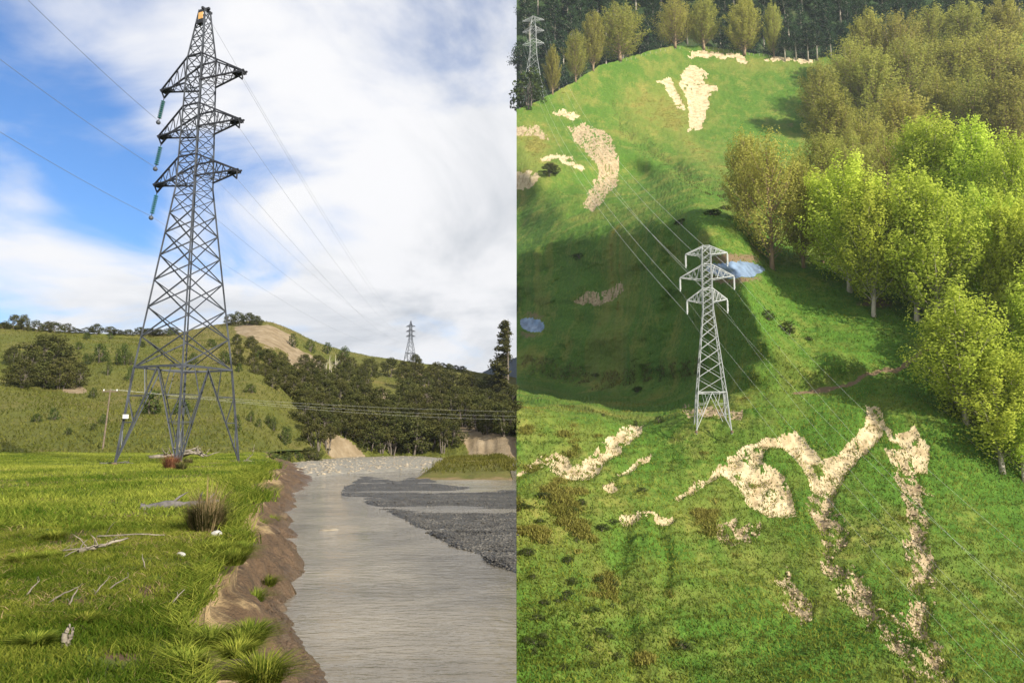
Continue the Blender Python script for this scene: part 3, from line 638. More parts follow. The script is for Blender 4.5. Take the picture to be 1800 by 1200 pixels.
def bush(seed, leaf_m, bark_m, clumps=26, per=125, leaf=0.042, w=0.5, low=0.12, stems=4, flat=0.6):
    r = random.Random(seed); mb = MB(); C, O, Tn = [], [], []
    st = []
    for s in range(stems):
        a = r.uniform(0, 6.283); st.append((Vector((math.cos(a)*.06, math.sin(a)*.06, -.05)), Vector((math.cos(a)*w*r.uniform(.2, .6), math.sin(a)*w*r.uniform(.2, .6), r.uniform(.55, .85)))))
        mb.tube([st[-1][0], (st[-1][0]*.5+st[-1][1]*.5)+Vector((r.uniform(-.04, .04), r.uniform(-.04, .04), 0)), st[-1][1]], [.024, .017, .006], 5, False)
    for i in range(clumps):
        a = i*2.39996+r.uniform(-.5, .5); t = (i+.5)/clumps; h = low+(0.9-low)*t
        env = w*math.sin(math.pi*min(.97, max(.08, 0.18+0.78*t))**0.9)**0.7; rad = env*r.uniform(.35, 1.0)**.5*0.82
        c = np.array([math.cos(a)*rad, math.sin(a)*rad, h]); R0 = r.uniform(.10, .19)*(w/0.5)**0.5
        p, q = min(st, key=lambda e: (e[1]-Vector(c)).length); mb.tube([p*.4+q*.6, c], [.009, .003], 4, False)
        k = int(per*(R0/.15)**2); d = NR.normal(size=(k, 3)); d /= np.linalg.norm(d, axis=1)[:, None]
        rr = (NR.uniform(.35, 1.08, k)**.5)[:, None]
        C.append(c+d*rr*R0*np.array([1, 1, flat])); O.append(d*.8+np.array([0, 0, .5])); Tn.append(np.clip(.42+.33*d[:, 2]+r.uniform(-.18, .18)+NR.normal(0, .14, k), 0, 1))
    return mb.mesh('trunk', bark_m, True), leaf_mesh('crown', np.concatenate(C), leaf, np.concatenate(O), leaf_m, np.concatenate(Tn))
P = {}
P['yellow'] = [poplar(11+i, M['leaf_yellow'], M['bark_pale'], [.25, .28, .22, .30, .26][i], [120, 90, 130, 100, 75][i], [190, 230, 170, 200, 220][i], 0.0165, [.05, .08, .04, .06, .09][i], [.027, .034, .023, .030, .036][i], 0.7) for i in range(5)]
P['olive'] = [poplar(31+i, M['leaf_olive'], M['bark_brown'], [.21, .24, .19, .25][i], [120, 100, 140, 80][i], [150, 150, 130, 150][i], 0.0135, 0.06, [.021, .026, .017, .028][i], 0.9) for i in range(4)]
P['pine'] = [pine(51+i, M['leaf_pine'], M['bark_pale'], 0.12+0.12*i, 0.17) for i in range(3)]
P['dark_pine'] = [pine(61, M['leaf_pine'], M['bark_dark'], 0.05, 0.16, 60)]
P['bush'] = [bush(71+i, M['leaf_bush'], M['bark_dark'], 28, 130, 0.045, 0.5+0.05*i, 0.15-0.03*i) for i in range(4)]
P['stilt'] = [bush(81+i, M['leaf_bush'], M['bark_dark'], 22, 130, 0.042, 0.42, 0.5, 6, 0.5) for i in range(2)]
P['shrub'] = [bush(91+i, M['leaf_shrub'], M['bark_dark'], 16, 70, 0.07, 0.34+0.08*i, 0.1, 4, 1.1) for i in range(3)]
def plant_tree(kind, name, base, H, width_m, label, cat, group, parent_w=None):
    tr, cr = R.choice(P[kind]); t = empty(name, base, R.uniform(0, 6.28), label, cat, group)
    w0 = {'yellow': .27, 'olive': .235, 'pine': .165, 'dark_pine': .155, 'bush': .56, 'stilt': .46, 'shrub': .42}[kind]
    sx = width_m/2/w0; t.scale = (sx, sx, H)
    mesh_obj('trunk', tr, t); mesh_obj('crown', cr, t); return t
def tree_px(kind, name, surf, px, bpy_, tpy, wpx, label, cat='tree', group=None, sink=0.1):
    b = surf(px, bpy_)
    if isinstance(b, tuple): b = b[0]
    topz = at(px, tpy, b.y).z; H = max(topz-b.z, 0.5); w = wpx/FPX*b.y*({'yellow': 1.32, 'olive': 1.18}.get(kind, 1))*R.uniform(.88, 1.12)
    return plant_tree(kind, name, b-Vector((0, 0, sink)), H, w, label, cat, group)
YEL = [(1494, 512, 262, 135, 'tall yellow-green poplar, leftmost of the bright row, pale trunk on open grass'),
 (1536, 556, 305, 120, 'yellow-green poplar with the second pale trunk from the left of the bright row'),
 (1613, 567, 290, 125, 'yellow-green poplar with the third pale trunk from the left of the bright row'),
 (1652, 578, 300, 150, 'large yellow-green poplar with the tallest bare pale trunk above the track'),
 (1735, 545, 320, 120, 'yellow-green poplar behind the rounded tree at the right edge'),
 (1642, 420, 190, 115, 'yellow-green poplar behind the bright row, left of its two upper peaks'),
 (1722, 435, 205, 105, 'yellow-green poplar behind the bright row, right of its two upper peaks'),
 (1790, 455, 222, 90, 'yellow-green poplar cut by the right edge beside the upper peaks'),
 (1787, 600, 330, 90, 'yellow-green poplar cut by the right edge above the rounded tree'),
 (1698, 745, 490, 140, 'rounded yellow-green poplar standing in front of the others by the track'),
 (1762, 828, 600, 120, 'low yellow-green poplar below the rounded one near the right edge'),
 (1800, 850, 650, 90, 'lowest yellow-green poplar, cut by the right edge')]
for a in YEL: tree_px('yellow', 'poplar', slope_at, *a, 'poplar', 'bright yellow-green poplars on the right')
OLI = [(1312, 398, 222, 85), (1357, 475, 225, 110), (1412, 472, 258, 85), (1447, 462, 300, 70), (1450, 385, 225, 95), (1505, 400, 235, 95), (1470, 320, 150, 105), (1520, 345, 190, 105), (1565, 380, 225, 95), (1590, 320, 150, 115), (1660, 300, 130, 115), (1720, 310, 120, 115), (1780, 320, 120, 115),
 (1445, 245, 105, 85), (1540, 250, 80, 115), (1600, 235, 60, 105), (1500, 215, 65, 95), (1645, 205, 70, 105), (1695, 205, 58, 110), (1750, 195, 50, 105), (1800, 230, 90, 90), (1530, 165, 15, 90), (1585, 165, 20, 90), (1640, 130, 5, 90), (1700, 125, 0, 95), (1770, 115, -5, 95)]
rows_ = [(0, 4, 'row at the foot of the brown grove'), (4, 6, 'pair just above the grove foot'), (6, 13, 'middle row of the brown grove'), (13, 21, 'upper row of the brown grove'), (21, 26, 'top row of the brown grove')]
for a, b, txt in rows_:
    for i, q in enumerate(sorted(OLI[a:b])):
        tree_px('olive', 'poplar', slope_at, *q, 'thin brown-green poplar, %s from left in the %s' % (nth(i), txt), 'poplar', 'brown poplar grove on the upper right')
RID = [(972, 150, 78, 42), (1012, 128, 50, 46), (1042, 118, 15, 52), (1089, 104, 5, 82), (1187, 84, -5, 70), (1237, 86, -5, 74), (1308, 96, -5, 76), (1360, 100, 0, 42)]
for i, q in enumerate(RID):
    tree_px('olive', 'poplar', slope_at, *q, 'olive poplar standing on the hill crest, %s from the left' % nth(i), 'poplar', 'poplars along the crest')
# unseen trees added beyond the right edge to shade the valley, continuing the grove
for i, (a, b, h, w) in enumerate([(1860, 745, 34, 20), (1905, 735, 36, 20), (1950, 742, 34, 20), (1880, 700, 36, 20), (1930, 690, 38, 20), (1985, 700, 36, 20), (2030, 720, 36, 20), (1860, 640, 36, 20), (1910, 630, 36, 20), (1965, 640, 38, 20), (2020, 650, 36, 20), (2070, 680, 36, 20)]):
    plant_tree('yellow', 'poplar', slope_at(a, b)-Vector((0, 0, .2)), h, w, 'added unseen poplar casting valley shade from beyond the right edge, %s along' % nth(i), 'poplar', 'added shade poplars beyond the right edge')
k = 0
pines = []
for row, (py, n) in enumerate([(215, 18), (170, 28), (125, 32), (80, 36), (35, 38), (-10, 38)]):
    for i in range(n):
        px = 912+(1800-912)*(i+.5)/n+R.uniform(-12, 12); pines.append((row, px, py+R.uniform(-12, 12)))
seq = {}
for row, px, py in pines:
    if py > np.interp(px, RIDGE_X, RIDGE_Y)+45: continue
    b = forest_at(px, py); seq[row] = seq.get(row, 0)+1
    plant_tree('pine', 'pine_tree', b, R.uniform(44, 62), R.uniform(21, 30), 'dark pine in the wood beyond the crest, %s from left in %s row' % (nth(seq[row]-1), ['front', 'second', 'third', 'fourth', 'fifth', 'rear'][row]), 'pine tree', 'dark pines beyond the crest')
for i, (px, py, h, w) in enumerate([(1380, 108, 30, 15), (1400, 105, 32, 14), (1420, 106, 34, 14), (1437, 107, 34, 14), (1462, 104, 33, 14), (1485, 100, 32, 14)]):
    tr, cr = P['pine'][2]; t = empty('pine_tree', slope_at(px, py), R.uniform(0, 6), 'dark pine with bare pale trunk on the crest fence line, %s from the left' % nth(i), 'pine tree', 'pines on the crest'); t.scale = (w/.33, w/.33, h)
    mesh_obj('trunk', tr, t); mesh_obj('crown', cr, t)
for px, by, ty, w, lab in [(930, 190, 122, 60, 'dense dark green bushy tree at the left end of the crest'), (968, 312, 286, 42, 'dark shrub on the upper hillside beside the thin crack')]:
    tree_px('bush' if ty > 200 else 'shrub', 'bushy_tree', slope_at, px, by, ty, w, lab, 'tree')
SHR = [(1120, 690, 12, 26), (1050, 665, 10, 30), (1020, 455, 10, 34), (1255, 380, 12, 40), (1275, 372, 12, 24), (1200, 395, 10, 26), (1385, 585, 22, 40), (1350, 560, 16, 34), (1060, 735, 10, 12), (1118, 745, 9, 10), (1160, 745, 16, 20), (1420, 600, 10, 22), (1200, 1140, 16, 30), (1130, 870, 16, 20), (1230, 660, 10, 26)]
rs = random.Random(21)
SCR = sorted((rs.uniform(915, 1100), rs.uniform(865, 1190), rs.uniform(7, 15), rs.uniform(14, 34)) for _ in range(38))
for i, (px, by, h, w) in enumerate(SCR):
    tree_px('shrub', 'scrub_clump', slope_at, px, by, by-h, w, 'low scrub clump in the lower left of the steep pasture, %s from the left' % nth(i), 'scrub', 'scrub low on the steep pasture')
for i, (px, by, h, w) in enumerate(sorted(SHR)):
    tree_px('shrub', 'low_shrub', slope_at, px, by, by-h, w, 'low dark shrub in the steep pasture, %s counting from the left' % nth(i), 'shrub', 'low shrubs on the steep pasture')
# left place
SHL = [(75, 682, 52, 70), (35, 682, 55, 64), (105, 686, 62, 72), (133, 680, 48, 50), (85, 642, 58, 86), (50, 655, 42, 54), (20, 640, 35, 40)]
for i, q in enumerate(sorted(SHL)):
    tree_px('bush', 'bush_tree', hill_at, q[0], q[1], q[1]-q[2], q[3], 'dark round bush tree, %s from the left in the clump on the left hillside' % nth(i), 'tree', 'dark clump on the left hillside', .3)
COLS = [(175, 637, 37, 28), (205, 640, 30, 15), (218, 641, 40, 20), (229, 642, 26, 13), (152, 642, 22, 20), (190, 660, 36, 13), (228, 671, 30, 13), (138, 614, 15, 16), (153, 596, 13, 14), (193, 596, 12, 14), (65, 742, 18, 20), (95, 738, 26, 20), (165, 757, 18, 14), (163, 700, 22, 18), (182, 745, 22, 18), (415, 757, 32, 22), (441, 742, 24, 13), (480, 757, 28, 20), (470, 747, 20, 14), (455, 752, 20, 13), (500, 782, 38, 26), (268, 728, 46, 44), (322, 728, 30, 30), (420, 655, 20, 12), (300, 590, 14, 16), (395, 640, 26, 22), (340, 640, 22, 24), (372, 610, 16, 20), (480, 640, 24, 20), (455, 632, 18, 16), (250, 610, 12, 14), (476, 806, 16, 26), (490, 808, 14, 24), (506, 809, 18, 26), (522, 806, 16, 24), (120, 765, 16, 18), (440, 690, 20, 22), (505, 655, 20, 24), (515, 610, 26, 22), (545, 618, 24, 20), (575, 622, 22, 22), (605, 632, 24, 24)]
for i, q in enumerate(sorted(COLS)):
    tree_px('shrub', 'young_shrub', hill_at, q[0], q[1], q[1]-q[2], q[3], 'young upright shrub on the grassy hillside, %s counting from the left' % nth(i), 'shrub', 'young shrubs on the grassy hillside', .2)
for i in range(17):
    px = 8+i*18.2+R.uniform(-5, 5); h = R.choice([13, 15, 18, 22]) + (8 if i in (1, 2, 6) else 0)
    py = np.interp(px, HP, SKYL)+3
    tree_px('bush', 'bush_tree', hill_at, px, py, py-h, R.uniform(22, 34), 'small dark tree on the left skyline, %s from the left' % nth(i), 'tree', 'trees on the left skyline', .3)
for i, (px, h, w) in enumerate([(404, 22, 28), (418, 26, 30), (436, 24, 32), (450, 18, 24)]):
    tree_px('bush', 'bush_tree', hill_at, px, 571, 571-h, w, 'dark tree of the knoll clump right of the tall pylon, %s from the left' % nth(i), 'tree', 'knoll clump', .3)
REG = [(398, 602), (440, 604), (500, 640), (560, 640), (620, 638), (700, 640), (760, 648), (800, 662), (850, 690), (904, 700), (904, 770), (850, 765), (800, 745), (790, 795), (700, 803), (640, 795), (600, 768), (545, 765), (530, 725), (500, 700), (450, 660), (410, 640)]
GAPS = [[(650, 675), (700, 678), (715, 728), (660, 728)], [(735, 690), (800, 696), (790, 715), (735, 708)], [(560, 642), (600, 640), (590, 672), (565, 672)], [(830, 665), (880, 670), (870, 690), (830, 685)]]
pts = []
for _ in range(6000):
    px, py = R.uniform(398, 904), R.uniform(602, 803); a = np.array([px]); b = np.array([py])
    if py < np.interp(px, HP, SKYL)+np.interp(px, [690, 705, 740, 760], [26, 6, 6, 24]) or not inpoly(a, b, REG)[0] or any(inpoly(a, b, g)[0] for g in GAPS): continue
    sp = np.interp(py, [600, 640, 700, 750, 800], [20, 25, 26, 22, 20])*R.choice([.75, 1, 1.4])
    if all(math.hypot(px-x_, (py-y_)*1.5) > sp for x_, y_ in pts): pts.append((px, py))
pts.sort(key=lambda q: -q[1]); nb = len(pts); band = {}
for px, py in pts: band.setdefault(int((803-py)//14), []).append((px, py))
for bi, lst in sorted(band.items()):
    for i, (px, py) in enumerate(sorted(lst)):
        h = np.interp(py, [600, 640, 700, 800], [22, 27, 38, 58])*R.uniform(.8, 1.25); w = h*R.uniform(.85, 1.25)
        low = py > 770
        tree_px('stilt' if low and R.random() < .6 else 'bush', 'bush_tree', hill_at, px, py, py-h, w, 'dark bush tree above the river bend, %s from left in the %s tier up' % (nth(i), nth(bi)), 'tree', 'dark bush above the river bend', .3)
for i, (px, py, h, w) in enumerate([(555, 800, 62, 60), (575, 796, 55, 45), (545, 815, 34, 50)]):
    tree_px('stilt' if i < 2 else 'bush', 'bush_tree', hill_at, px, py, py-h, w, 'dark bush tree on the bluff left of the shingle, %s' % ['leggy left one', 'leggy right one', 'low dense one'][i], 'tree', 'bush on the bluff', .3)
for i, px in enumerate([778, 790, 801, 812]):
    tree_px('bush', 'bush_tree', hill_at, px, np.interp(px, HP, SKYL)+2, np.interp(px, HP, SKYL)-8, 16, 'tiny dark tree on the right-hand skyline by the far hill, %s from the left' % nth(i), 'tree', 'trees on the right-hand skyline', .3)
# bare pale stems
for i, px in enumerate([572, 577, 582, 588, 592]):
    b = hill_at(px, 672)[0]; mb = MB(); hh = R.uniform(6, 9)
    mb.tube([(0, 0, -.3), (R.uniform(-.3, .3), 0, hh*.5), (R.uniform(-.5, .5), 0, hh)], [.14, .1, .03], 5)
    for _ in range(5):
        z = hh*R.uniform(.4, .85); mb.tube([(0, 0, z), (R.uniform(-1, 1), R.uniform(-.5, .5), z+R.uniform(.8, 1.8))], [.05, .015], 4)
    o = mb.build('bare_tree', M['bark_pale']); o.location = b; tag(o, 'bare leafless pale tree in the dark bush, %s from the left of five' % nth(i), 'tree', 'bare trees in the bush')
# pine growing against the cliff at the river's far right
b = at(893, 765, 262); H = at(893, 556, 262).z-b.z
t = empty('pine_tree', b-Vector((0, 0, 4)), 0.4, 'tall dark pine at the far right of the river', 'pine tree'); t.scale = (H*1.0, H*0.9, H+4)
r_ = random.Random(5); mb = MB(); mb.tube([(0, 0, -.03), (0, 0, .98)], [.016, .002], 7)
C, O, Tn = [], [], []
for w in range(26):
    h = 0.06+0.92*w/26
    for q in range(4):
        phi = r_.uniform(1.3, 4.6); L = 0.24*(1-h)**0.6*r_.uniform(.6, 1.1)+.016
        P2 = np.array([math.cos(phi)*L, math.sin(phi)*L, h+L*r_.uniform(-.1, .3)]); mb.tube([(0, 0, h), P2], [.004, .001], 4, False)
        k = int(150*(.3+L/.2)); s = NR.uniform(.2, 1.05, k)[:, None]; off = NR.normal(size=(k, 3))*np.array([.012, .012, .009])
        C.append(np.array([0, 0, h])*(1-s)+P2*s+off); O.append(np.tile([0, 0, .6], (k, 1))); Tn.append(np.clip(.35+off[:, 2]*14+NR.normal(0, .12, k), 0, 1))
t.rotation_euler = (0, 0, 0)
mesh_obj('trunk', mb.mesh('trunk', M['bark_dark'], True), t); mesh_obj('crown', leaf_mesh('crown', np.concatenate(C), .016, np.concatenate(O), M['leaf_bush'], np.concatenate(Tn)), t)

# ------------------------------------------------------------------ pylons
def angle_mesh(material):
    mb = MB(); L = [(-.5, -.5), (.5, -.5), (.5, -.34), (-.34, -.34), (-.34, .5), (-.5, .5)]
    mb.v = [Vector((x_, y_, z_)) for z_ in (0, 1) for x_, y_ in L]
    mb.f = [(k, (k+1) % 6, 6+(k+1) % 6, 6+k) for k in range(6)]+[(5, 4, 3, 2, 1, 0), (6, 7, 8, 9, 10, 11)]
    return mb.mesh('angle_bar', material)
ANG = {k: angle_mesh(M[k]) for k in ('steel', 'steel_dark', 'steel_pale')}
def bar(name, p, q, w, parent, mat, pinv=None, turn=0.0):
    p, q = Vector(p), Vector(q); d = q-p
    o = bpy.data.objects.new(name, ANG[mat]); link(o, parent)
    m_ = Matrix.Translation(p) @ d.to_track_quat('Z', 'Y').to_matrix().to_4x4() @ Matrix.Rotation(turn, 4, 'Z') @ Matrix.Diagonal((w, w, d.length, 1))
    o.matrix_local = m_ if pinv is None else pinv @ m_
    return o
def bars_mb(mb, segs, w):
    for p, q in segs:
        p, q = Vector(p), Vector(q); d = q-p; mb.box((p+q)/2, (w, w, d.length), d.to_track_quat('Z', 'Y').to_matrix())
def corners(z, w): return [Vector((sx*w, sy*w, z)) for sx, sy in ((-1, -1), (1, -1), (1, 1), (-1, 1))]
def pylon(name, loc, yaw, prof, waist, panels, arms, mats, label, bw=1.0, dome=False):
    """prof: (z, half width); waist: z where splayed legs begin; arms: (z_low, z_high, length)"""
    body, armm = mats; t = empty(name, loc, yaw, label, 'pylon')
    zs = [p_[0] for p_ in prof]; ws = [p_[1] for p_ in prof]; hw = lambda z: float(np.interp(z, zs, ws)); top = zs[-1]
    foot_w = ws[0]
    # four legs following the profile
    for i in range(4):
        prev = None
        mb = MB()
        for (z, w) in prof:
            c = corners(z, w)[i]
            if prev is not None:
                d = c-prev; s = 0.17*bw if z <= waist+.1 else 0.125*bw
                mb.box((prev+c)/2, (s, s*.25, d.length*1.005), d.to_track_quat('Z', 'Y').to_matrix() @ Matrix.Rotation(math.pi/4+i*math.pi/2, 3, 'Z'))
                mb.box((prev+c)/2, (s*.25, s*.96, d.length*1.005), d.to_track_quat('Z', 'Y').to_matrix() @ Matrix.Rotation(math.pi/4+i*math.pi/2, 3, 'Z'))
            prev = c
        lg = mb.build('leg', M[body], t)
        f = MB(); c = corners(-0.35, foot_w*1.01)[i]; f.lathe([(0.0, .50), (.14*bw, .48), (.22*bw, .3), (.26*bw, 0)], c, 10); f.build('footing', M['soil_clod'], lg)
    # body panels
    for a, b in zip(panels, panels[1:]):
        ca, cb_ = corners(a, hw(a)), corners(b, hw(b)); w = (0.05 if b-a < 1.3 else 0.075)*bw
        for i in range(4):
            j = (i+1) % 4
            bar('brace', ca[i], cb_[j], w, t, body, None, i*1.57); bar('brace', ca[j], cb_[i], w, t, body, None, i*1.57+.8)
    # waist frame
    cw = corners(waist, hw(waist)); mids = [(cw[i]+cw[(i+1) % 4])/2 for i in range(4)]
    for i in range(4):
        bar('waist_beam', cw[i], cw[(i+1) % 4], .13*bw, t, body); bar('waist_beam', mids[i], mids[(i+1) % 4], .09*bw, t, body)
    c0 = corners(0.1, foot_w)
    for i in range(4):                                   # leg bracing: two diagonals and rungs for each face half
        for s_ in (i, (i-1) % 4):
            mid = mids[s_]; A, B = c0[i], cw[i]
            st = [.15, .42, .70]
            inner = [A.lerp(mid, q) for q in st]; outer = [A.lerp(B, q) for q in st]
            bar('brace', A, mid, .085*bw, t, body)
            for q in range(3): bar('brace', outer[q], inner[q], .05*bw, t, body)
            for q in range(2): bar('brace', inner[q], outer[q+1], .05*bw, t, body)
            bar('brace', inner[2], B.lerp(mid, .45), .05*bw, t, body)
    # arms
    ties = []
    for ai, (zl, zh, Ls) in enumerate(arms):
        for sd in (-1, 1):
            L = Ls[0] if sd < 0 else Ls[1]
            wl, wh = hw(zl), hw(zh); zt = zl+(zh-zl)*(0.12 if not dome else .2)
            tip = [Vector((sd*L, -.16*bw, zt)), Vector((sd*L, .16*bw, zt))]
            lo = [Vector((sd*wl, -wl, zl)), Vector((sd*wl, wl, zl))]; hi = [Vector((sd*wh, -wh, zh)), Vector((sd*wh, wh, zh))]
            mb = MB(); cw_ = .095*bw
            bars_mb(mb, [(lo[0], tip[0]), (lo[1], tip[1]), (hi[0], tip[0]), (hi[1], tip[1]), (hi[0]+Vector((-sd*wh, 0, .0)), hi[0]), (hi[1]+Vector((-sd*wh, 0, .0)), hi[1]), (tip[0], tip[1])], cw_)
            arm = mb.build('cross_arm', M[armm], t)
            n = 4
            for side in (0, 1):
                for q in range(n):
                    a_, b_ = q/n, (q+.5)/n
                    bar('strut', lo[side].lerp(tip[side], a_), hi[side].lerp(tip[side], b_), .05*bw, arm, armm)
                    bar('strut', hi[side].lerp(tip[side], b_), lo[side].lerp(tip[side], (q+1)/n), .05*bw, arm, armm)
            for q in range(n):
                bar('strut', lo[0].lerp(tip[0], q/n), lo[1].lerp(tip[1], (q+.9)/n), .045*bw, arm, armm)
                bar('strut', lo[1].lerp(tip[1], q/n), lo[0].lerp(tip[0], q/n), .045*bw, arm, armm)
            ties.append((ai, sd, Vector((sd*L, 0, zt)), arm))
    return t, ties, hw
def zat(py, Y): return at(900, py, Y).z
# tall pylon by the river
Y0 = 50.0; c0 = at(314, 812, Y0); PX = Y0*1.0/FPX*1.0
def half(dpx): return dpx/26.3/0.927/1.4142
prof = [(0, half(92)), (zat(648, Y0), half(74)), (zat(330, Y0), half(29)), (zat(105, Y0), half(23)), (zat(20, Y0), half(9))]
wz, a3, a1 = prof[1][0], prof[2][0], prof[3][0]
pan = list(np.concatenate([[wz], wz+(a3-wz)*(1-(1-np.linspace(0, 1, 9)[1:])**1.35)]))
pan += list(np.linspace(a3, a1, 13)[1:]) + list(np.linspace(a1, prof[4][0], 6)[1:])
def arm_at(pl, ph, l, r): return (zat(pl, Y0), zat(ph, Y0), (l, r))
arms = [arm_at(318, 280, 3.75, 3.95), arm_at(232, 191, 3.65, 3.95), arm_at(150, 104, 3.65, 4.0)]
base = Vector((c0.x, Y0, 0.0))
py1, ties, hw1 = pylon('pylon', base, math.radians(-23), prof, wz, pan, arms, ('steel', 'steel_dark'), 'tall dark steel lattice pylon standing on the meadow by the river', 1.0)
M1 = Matrix.Translation(base) @ Matrix.Rotation(math.radians(-23), 4, 'Z')
wires_l = []
for ai, sd, tip, arm in ties:
    lev = ['lowest', 'middle', 'top'][ai]
    mb = MB(); d = -.55
    bars_mb(mb, [(tip+Vector((0, -.15, 0)), tip+Vector((-sd*.15, 0, d))), (tip+Vector((-sd*.85, 0, .02)), tip+Vector((-sd*.15, 0, d))), (tip+Vector((-sd*.9, -.16, .03)), tip+Vector((0.1*sd, -.16, .03))), (tip+Vector((-sd*.9, .16, .03)), tip+Vector((0.1*sd, .16, .03)))], .10)
    for q in range(7): mb.box(tip+Vector((-sd*(.05+.13*q), 0, -.05)), (.06, .5-.03*q, .20))
    mb.build('hanger_bracket', M['steel_dark'], arm)
    hang = tip+Vector((-sd*.15, 0, d))
    if sd < 0:
        ins = empty('insulator_string', M1 @ hang, 0, 'green glass insulator string hanging from the %s left arm of the tall pylon' % lev, 'insulator', 'insulators of the tall pylon')
        ins.rotation_euler = (math.radians(-4), math.radians(7), 0)
        MB().tube([(0, 0, .02), (0, 0, -1.95)], .03, 6).build('rod', M['steel_dark'], ins)
        for q in range(9): MB().lathe([(.03, 0), (.07, -.01), (.155, -.06), (.15, -.085), (.05, -.07), (.03, -.09)], (0, 0, -.22-.16*q), 12).build('glass_disc', M['glass_green'], ins, True)
        MB().lathe([(0, .17), (.12, .12), (.17, 0), (.12, -.12), (0, -.17)], (0, 0, -1.95), 12).build('end_weight', M['steel'], ins, True)
        wires_l.append((ai, (M1 @ hang)+Vector((-.24, -.14, -1.8))))
    else: wires_l.append((ai+10, M1 @ hang))
mb = MB(); cz = (half(83)); mb.box((-half(83)+.30, -half(83)-.16, 3.1), (.36, .05, .26), Matrix.Rotation(math.radians(23), 3, 'Z')); mb.build('notice_plate', M['white_sign'], py1)
mb = MB(); mb.box((0.0, -half(12), zat(32, Y0)), (.40, .05, .5)); mb.build('warning_plate', M['warn_sign'], py1)
mb = MB(); mb.box((0.1, -half(13)-.02, zat(45, Y0)), (.5, .3, .28)); mb.build('equipment_box', M['steel_dark'], py1)
mb = MB(); mb.box((.0, 0, prof[4][0]+.1), (.9, .16, .16)); mb.box((.2, 0, prof[4][0]+.0), (.16, .9, .15)); mb.build('peak_fitting', M['steel_dark'], py1)
# far pylon on the hill
def small_pylon(loc, yaw, H, label, mat, bw, arm_f=(.62, .74, .86), Lf=.115, ins=0):
    w0 = H*.12; prof = [(0, w0), (H*.22, w0*.75), (H*.60, w0*.27), (H*.9, w0*.2), (H, w0*.05)]
    pan = list(H*np.array([.22, .33, .43, .52, .6, .66, .72, .78, .84, .9, .96]))
    return pylon('pylon', loc, yaw, prof, H*.22, pan, [(H*f, H*(f+.045), (H*Lf, H*Lf)) for f in arm_f], (mat, mat), label, bw)
b = hill_at(721, 636)[0]; b = Vector((at(721, 636, b.y).x, b.y, b.z-.3)); Hd = at(721, 564, b.y).z-b.z
py2, ties2, _ = small_pylon(b, math.radians(-12), Hd, 'small distant grey pylon on the bush-covered hilltop', 'steel', 1.5)
M2 = Matrix.Translation(b) @ Matrix.Rotation(math.radians(-12), 4, 'Z')
# white pylon on the slipped hillside
b3 = slope_at(1252, 760); Y3 = b3.y; H3 = at(1252, 431, Y3).z-b3.z
h3 = lambda dpx: dpx/FPX*Y3/1.3
z3 = lambda py: zat(py, Y3)-b3.z
prof3 = [(-0.6, h3(38)), (z3(690), h3(31)), (z3(545), h3(11.5)), (z3(455), h3(10)), (z3(440), h3(9.5)), (z3(432), h3(7))]
pan3 = list(z3(690)+(z3(545)-z3(690))*(1-(1-np.linspace(0, 1, 8))**1.3)) + [z3(q) for q in (534, 523, 512, 501, 490, 479, 468, 457, 446, 434)]
m3 = Y3/FPX
arms3 = [(z3(532), z3(508), (36*m3, 34*m3)), (z3(492), z3(466), (47*m3, 47*m3)), (z3(449), z3(433), (36*m3, 37*m3))]
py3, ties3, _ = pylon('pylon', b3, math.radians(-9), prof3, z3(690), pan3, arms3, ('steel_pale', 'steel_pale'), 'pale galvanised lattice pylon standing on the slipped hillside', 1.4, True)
M3 = Matrix.Translation(b3) @ Matrix.Rotation(math.radians(-9), 4, 'Z')
ends3 = []
for ai, sd, tip, arm in ties3:
    lev = ['lowest', 'middle', 'top'][ai]
    ins = empty('insulator_string', M3 @ tip, 0, 'pale insulator hanging from the %s %s arm of the pale pylon' % (lev, 'left' if sd < 0 else 'right'), 'insulator', 'insulators of the pale pylon')
    L = 25*m3; MB().tube([(0, 0, 0), (0, 0, -L)], .07, 6).build('rod', M['porcelain'], ins)
    for q in range(9): MB().lathe([(.05, .06), (.24, -.04), (.24, -.08), (.05, -.1)], (0, 0, -.35-(L-.6)/9*q), 10).build('disc', M['porcelain'], ins, True)
    ends3.append((ai, sd, (M3 @ tip)-Vector((0, 0, L))))
# pale pylon at the top left of that hillside
b4 = forest_at(940, 200); H4 = at(934, 28, b4.y).z-b4.z
py4, ties4, _ = small_pylon(b4, math.radians(-8), H4, 'pale pylon rising from the wood beyond the crest', 'steel_pale', 2.4, (.70, .83, .945), .105)
M4 = Matrix.Translation(b4) @ Matrix.Rotation(math.radians(-8), 4, 'Z')

def wire(p, q, sag, rad, label, group, mat='wire', name='conductor', n=28):
    p, q = Vector(p), Vector(q)
    pts = [p.lerp(q, s/n)-Vector((0, 0, sag*4*(s/n)*(1-s/n))) for s in range(n+1)]
    o = MB().tube(pts, rad, 5).build(name, M[mat], None, True); tag(o, label, 'cable', group); return o
for ai, e_ in wires_l:
    lev = ['lowest', 'middle', 'top'][ai % 10]
    far = next(M2 @ t_[2] for t_ in ties2 if t_[0] == ai % 10 and t_[1] == (-1 if ai < 10 else 1))
    wire(e_, far, 6.5, .009, 'thin conductor from the tall pylon %s %s arm to the distant pylon' % (lev, 'left' if ai < 10 else 'right'), 'conductors of the left line')
    if ai < 10:
        tgt = [at(-150, 138, 30), at(-150, -10, 30), at(-60, -110, 30)][ai]
        wire(e_, tgt, .25, .013, 'thin conductor from the %s insulator of the tall pylon to the left edge' % lev, 'conductors of the left line')
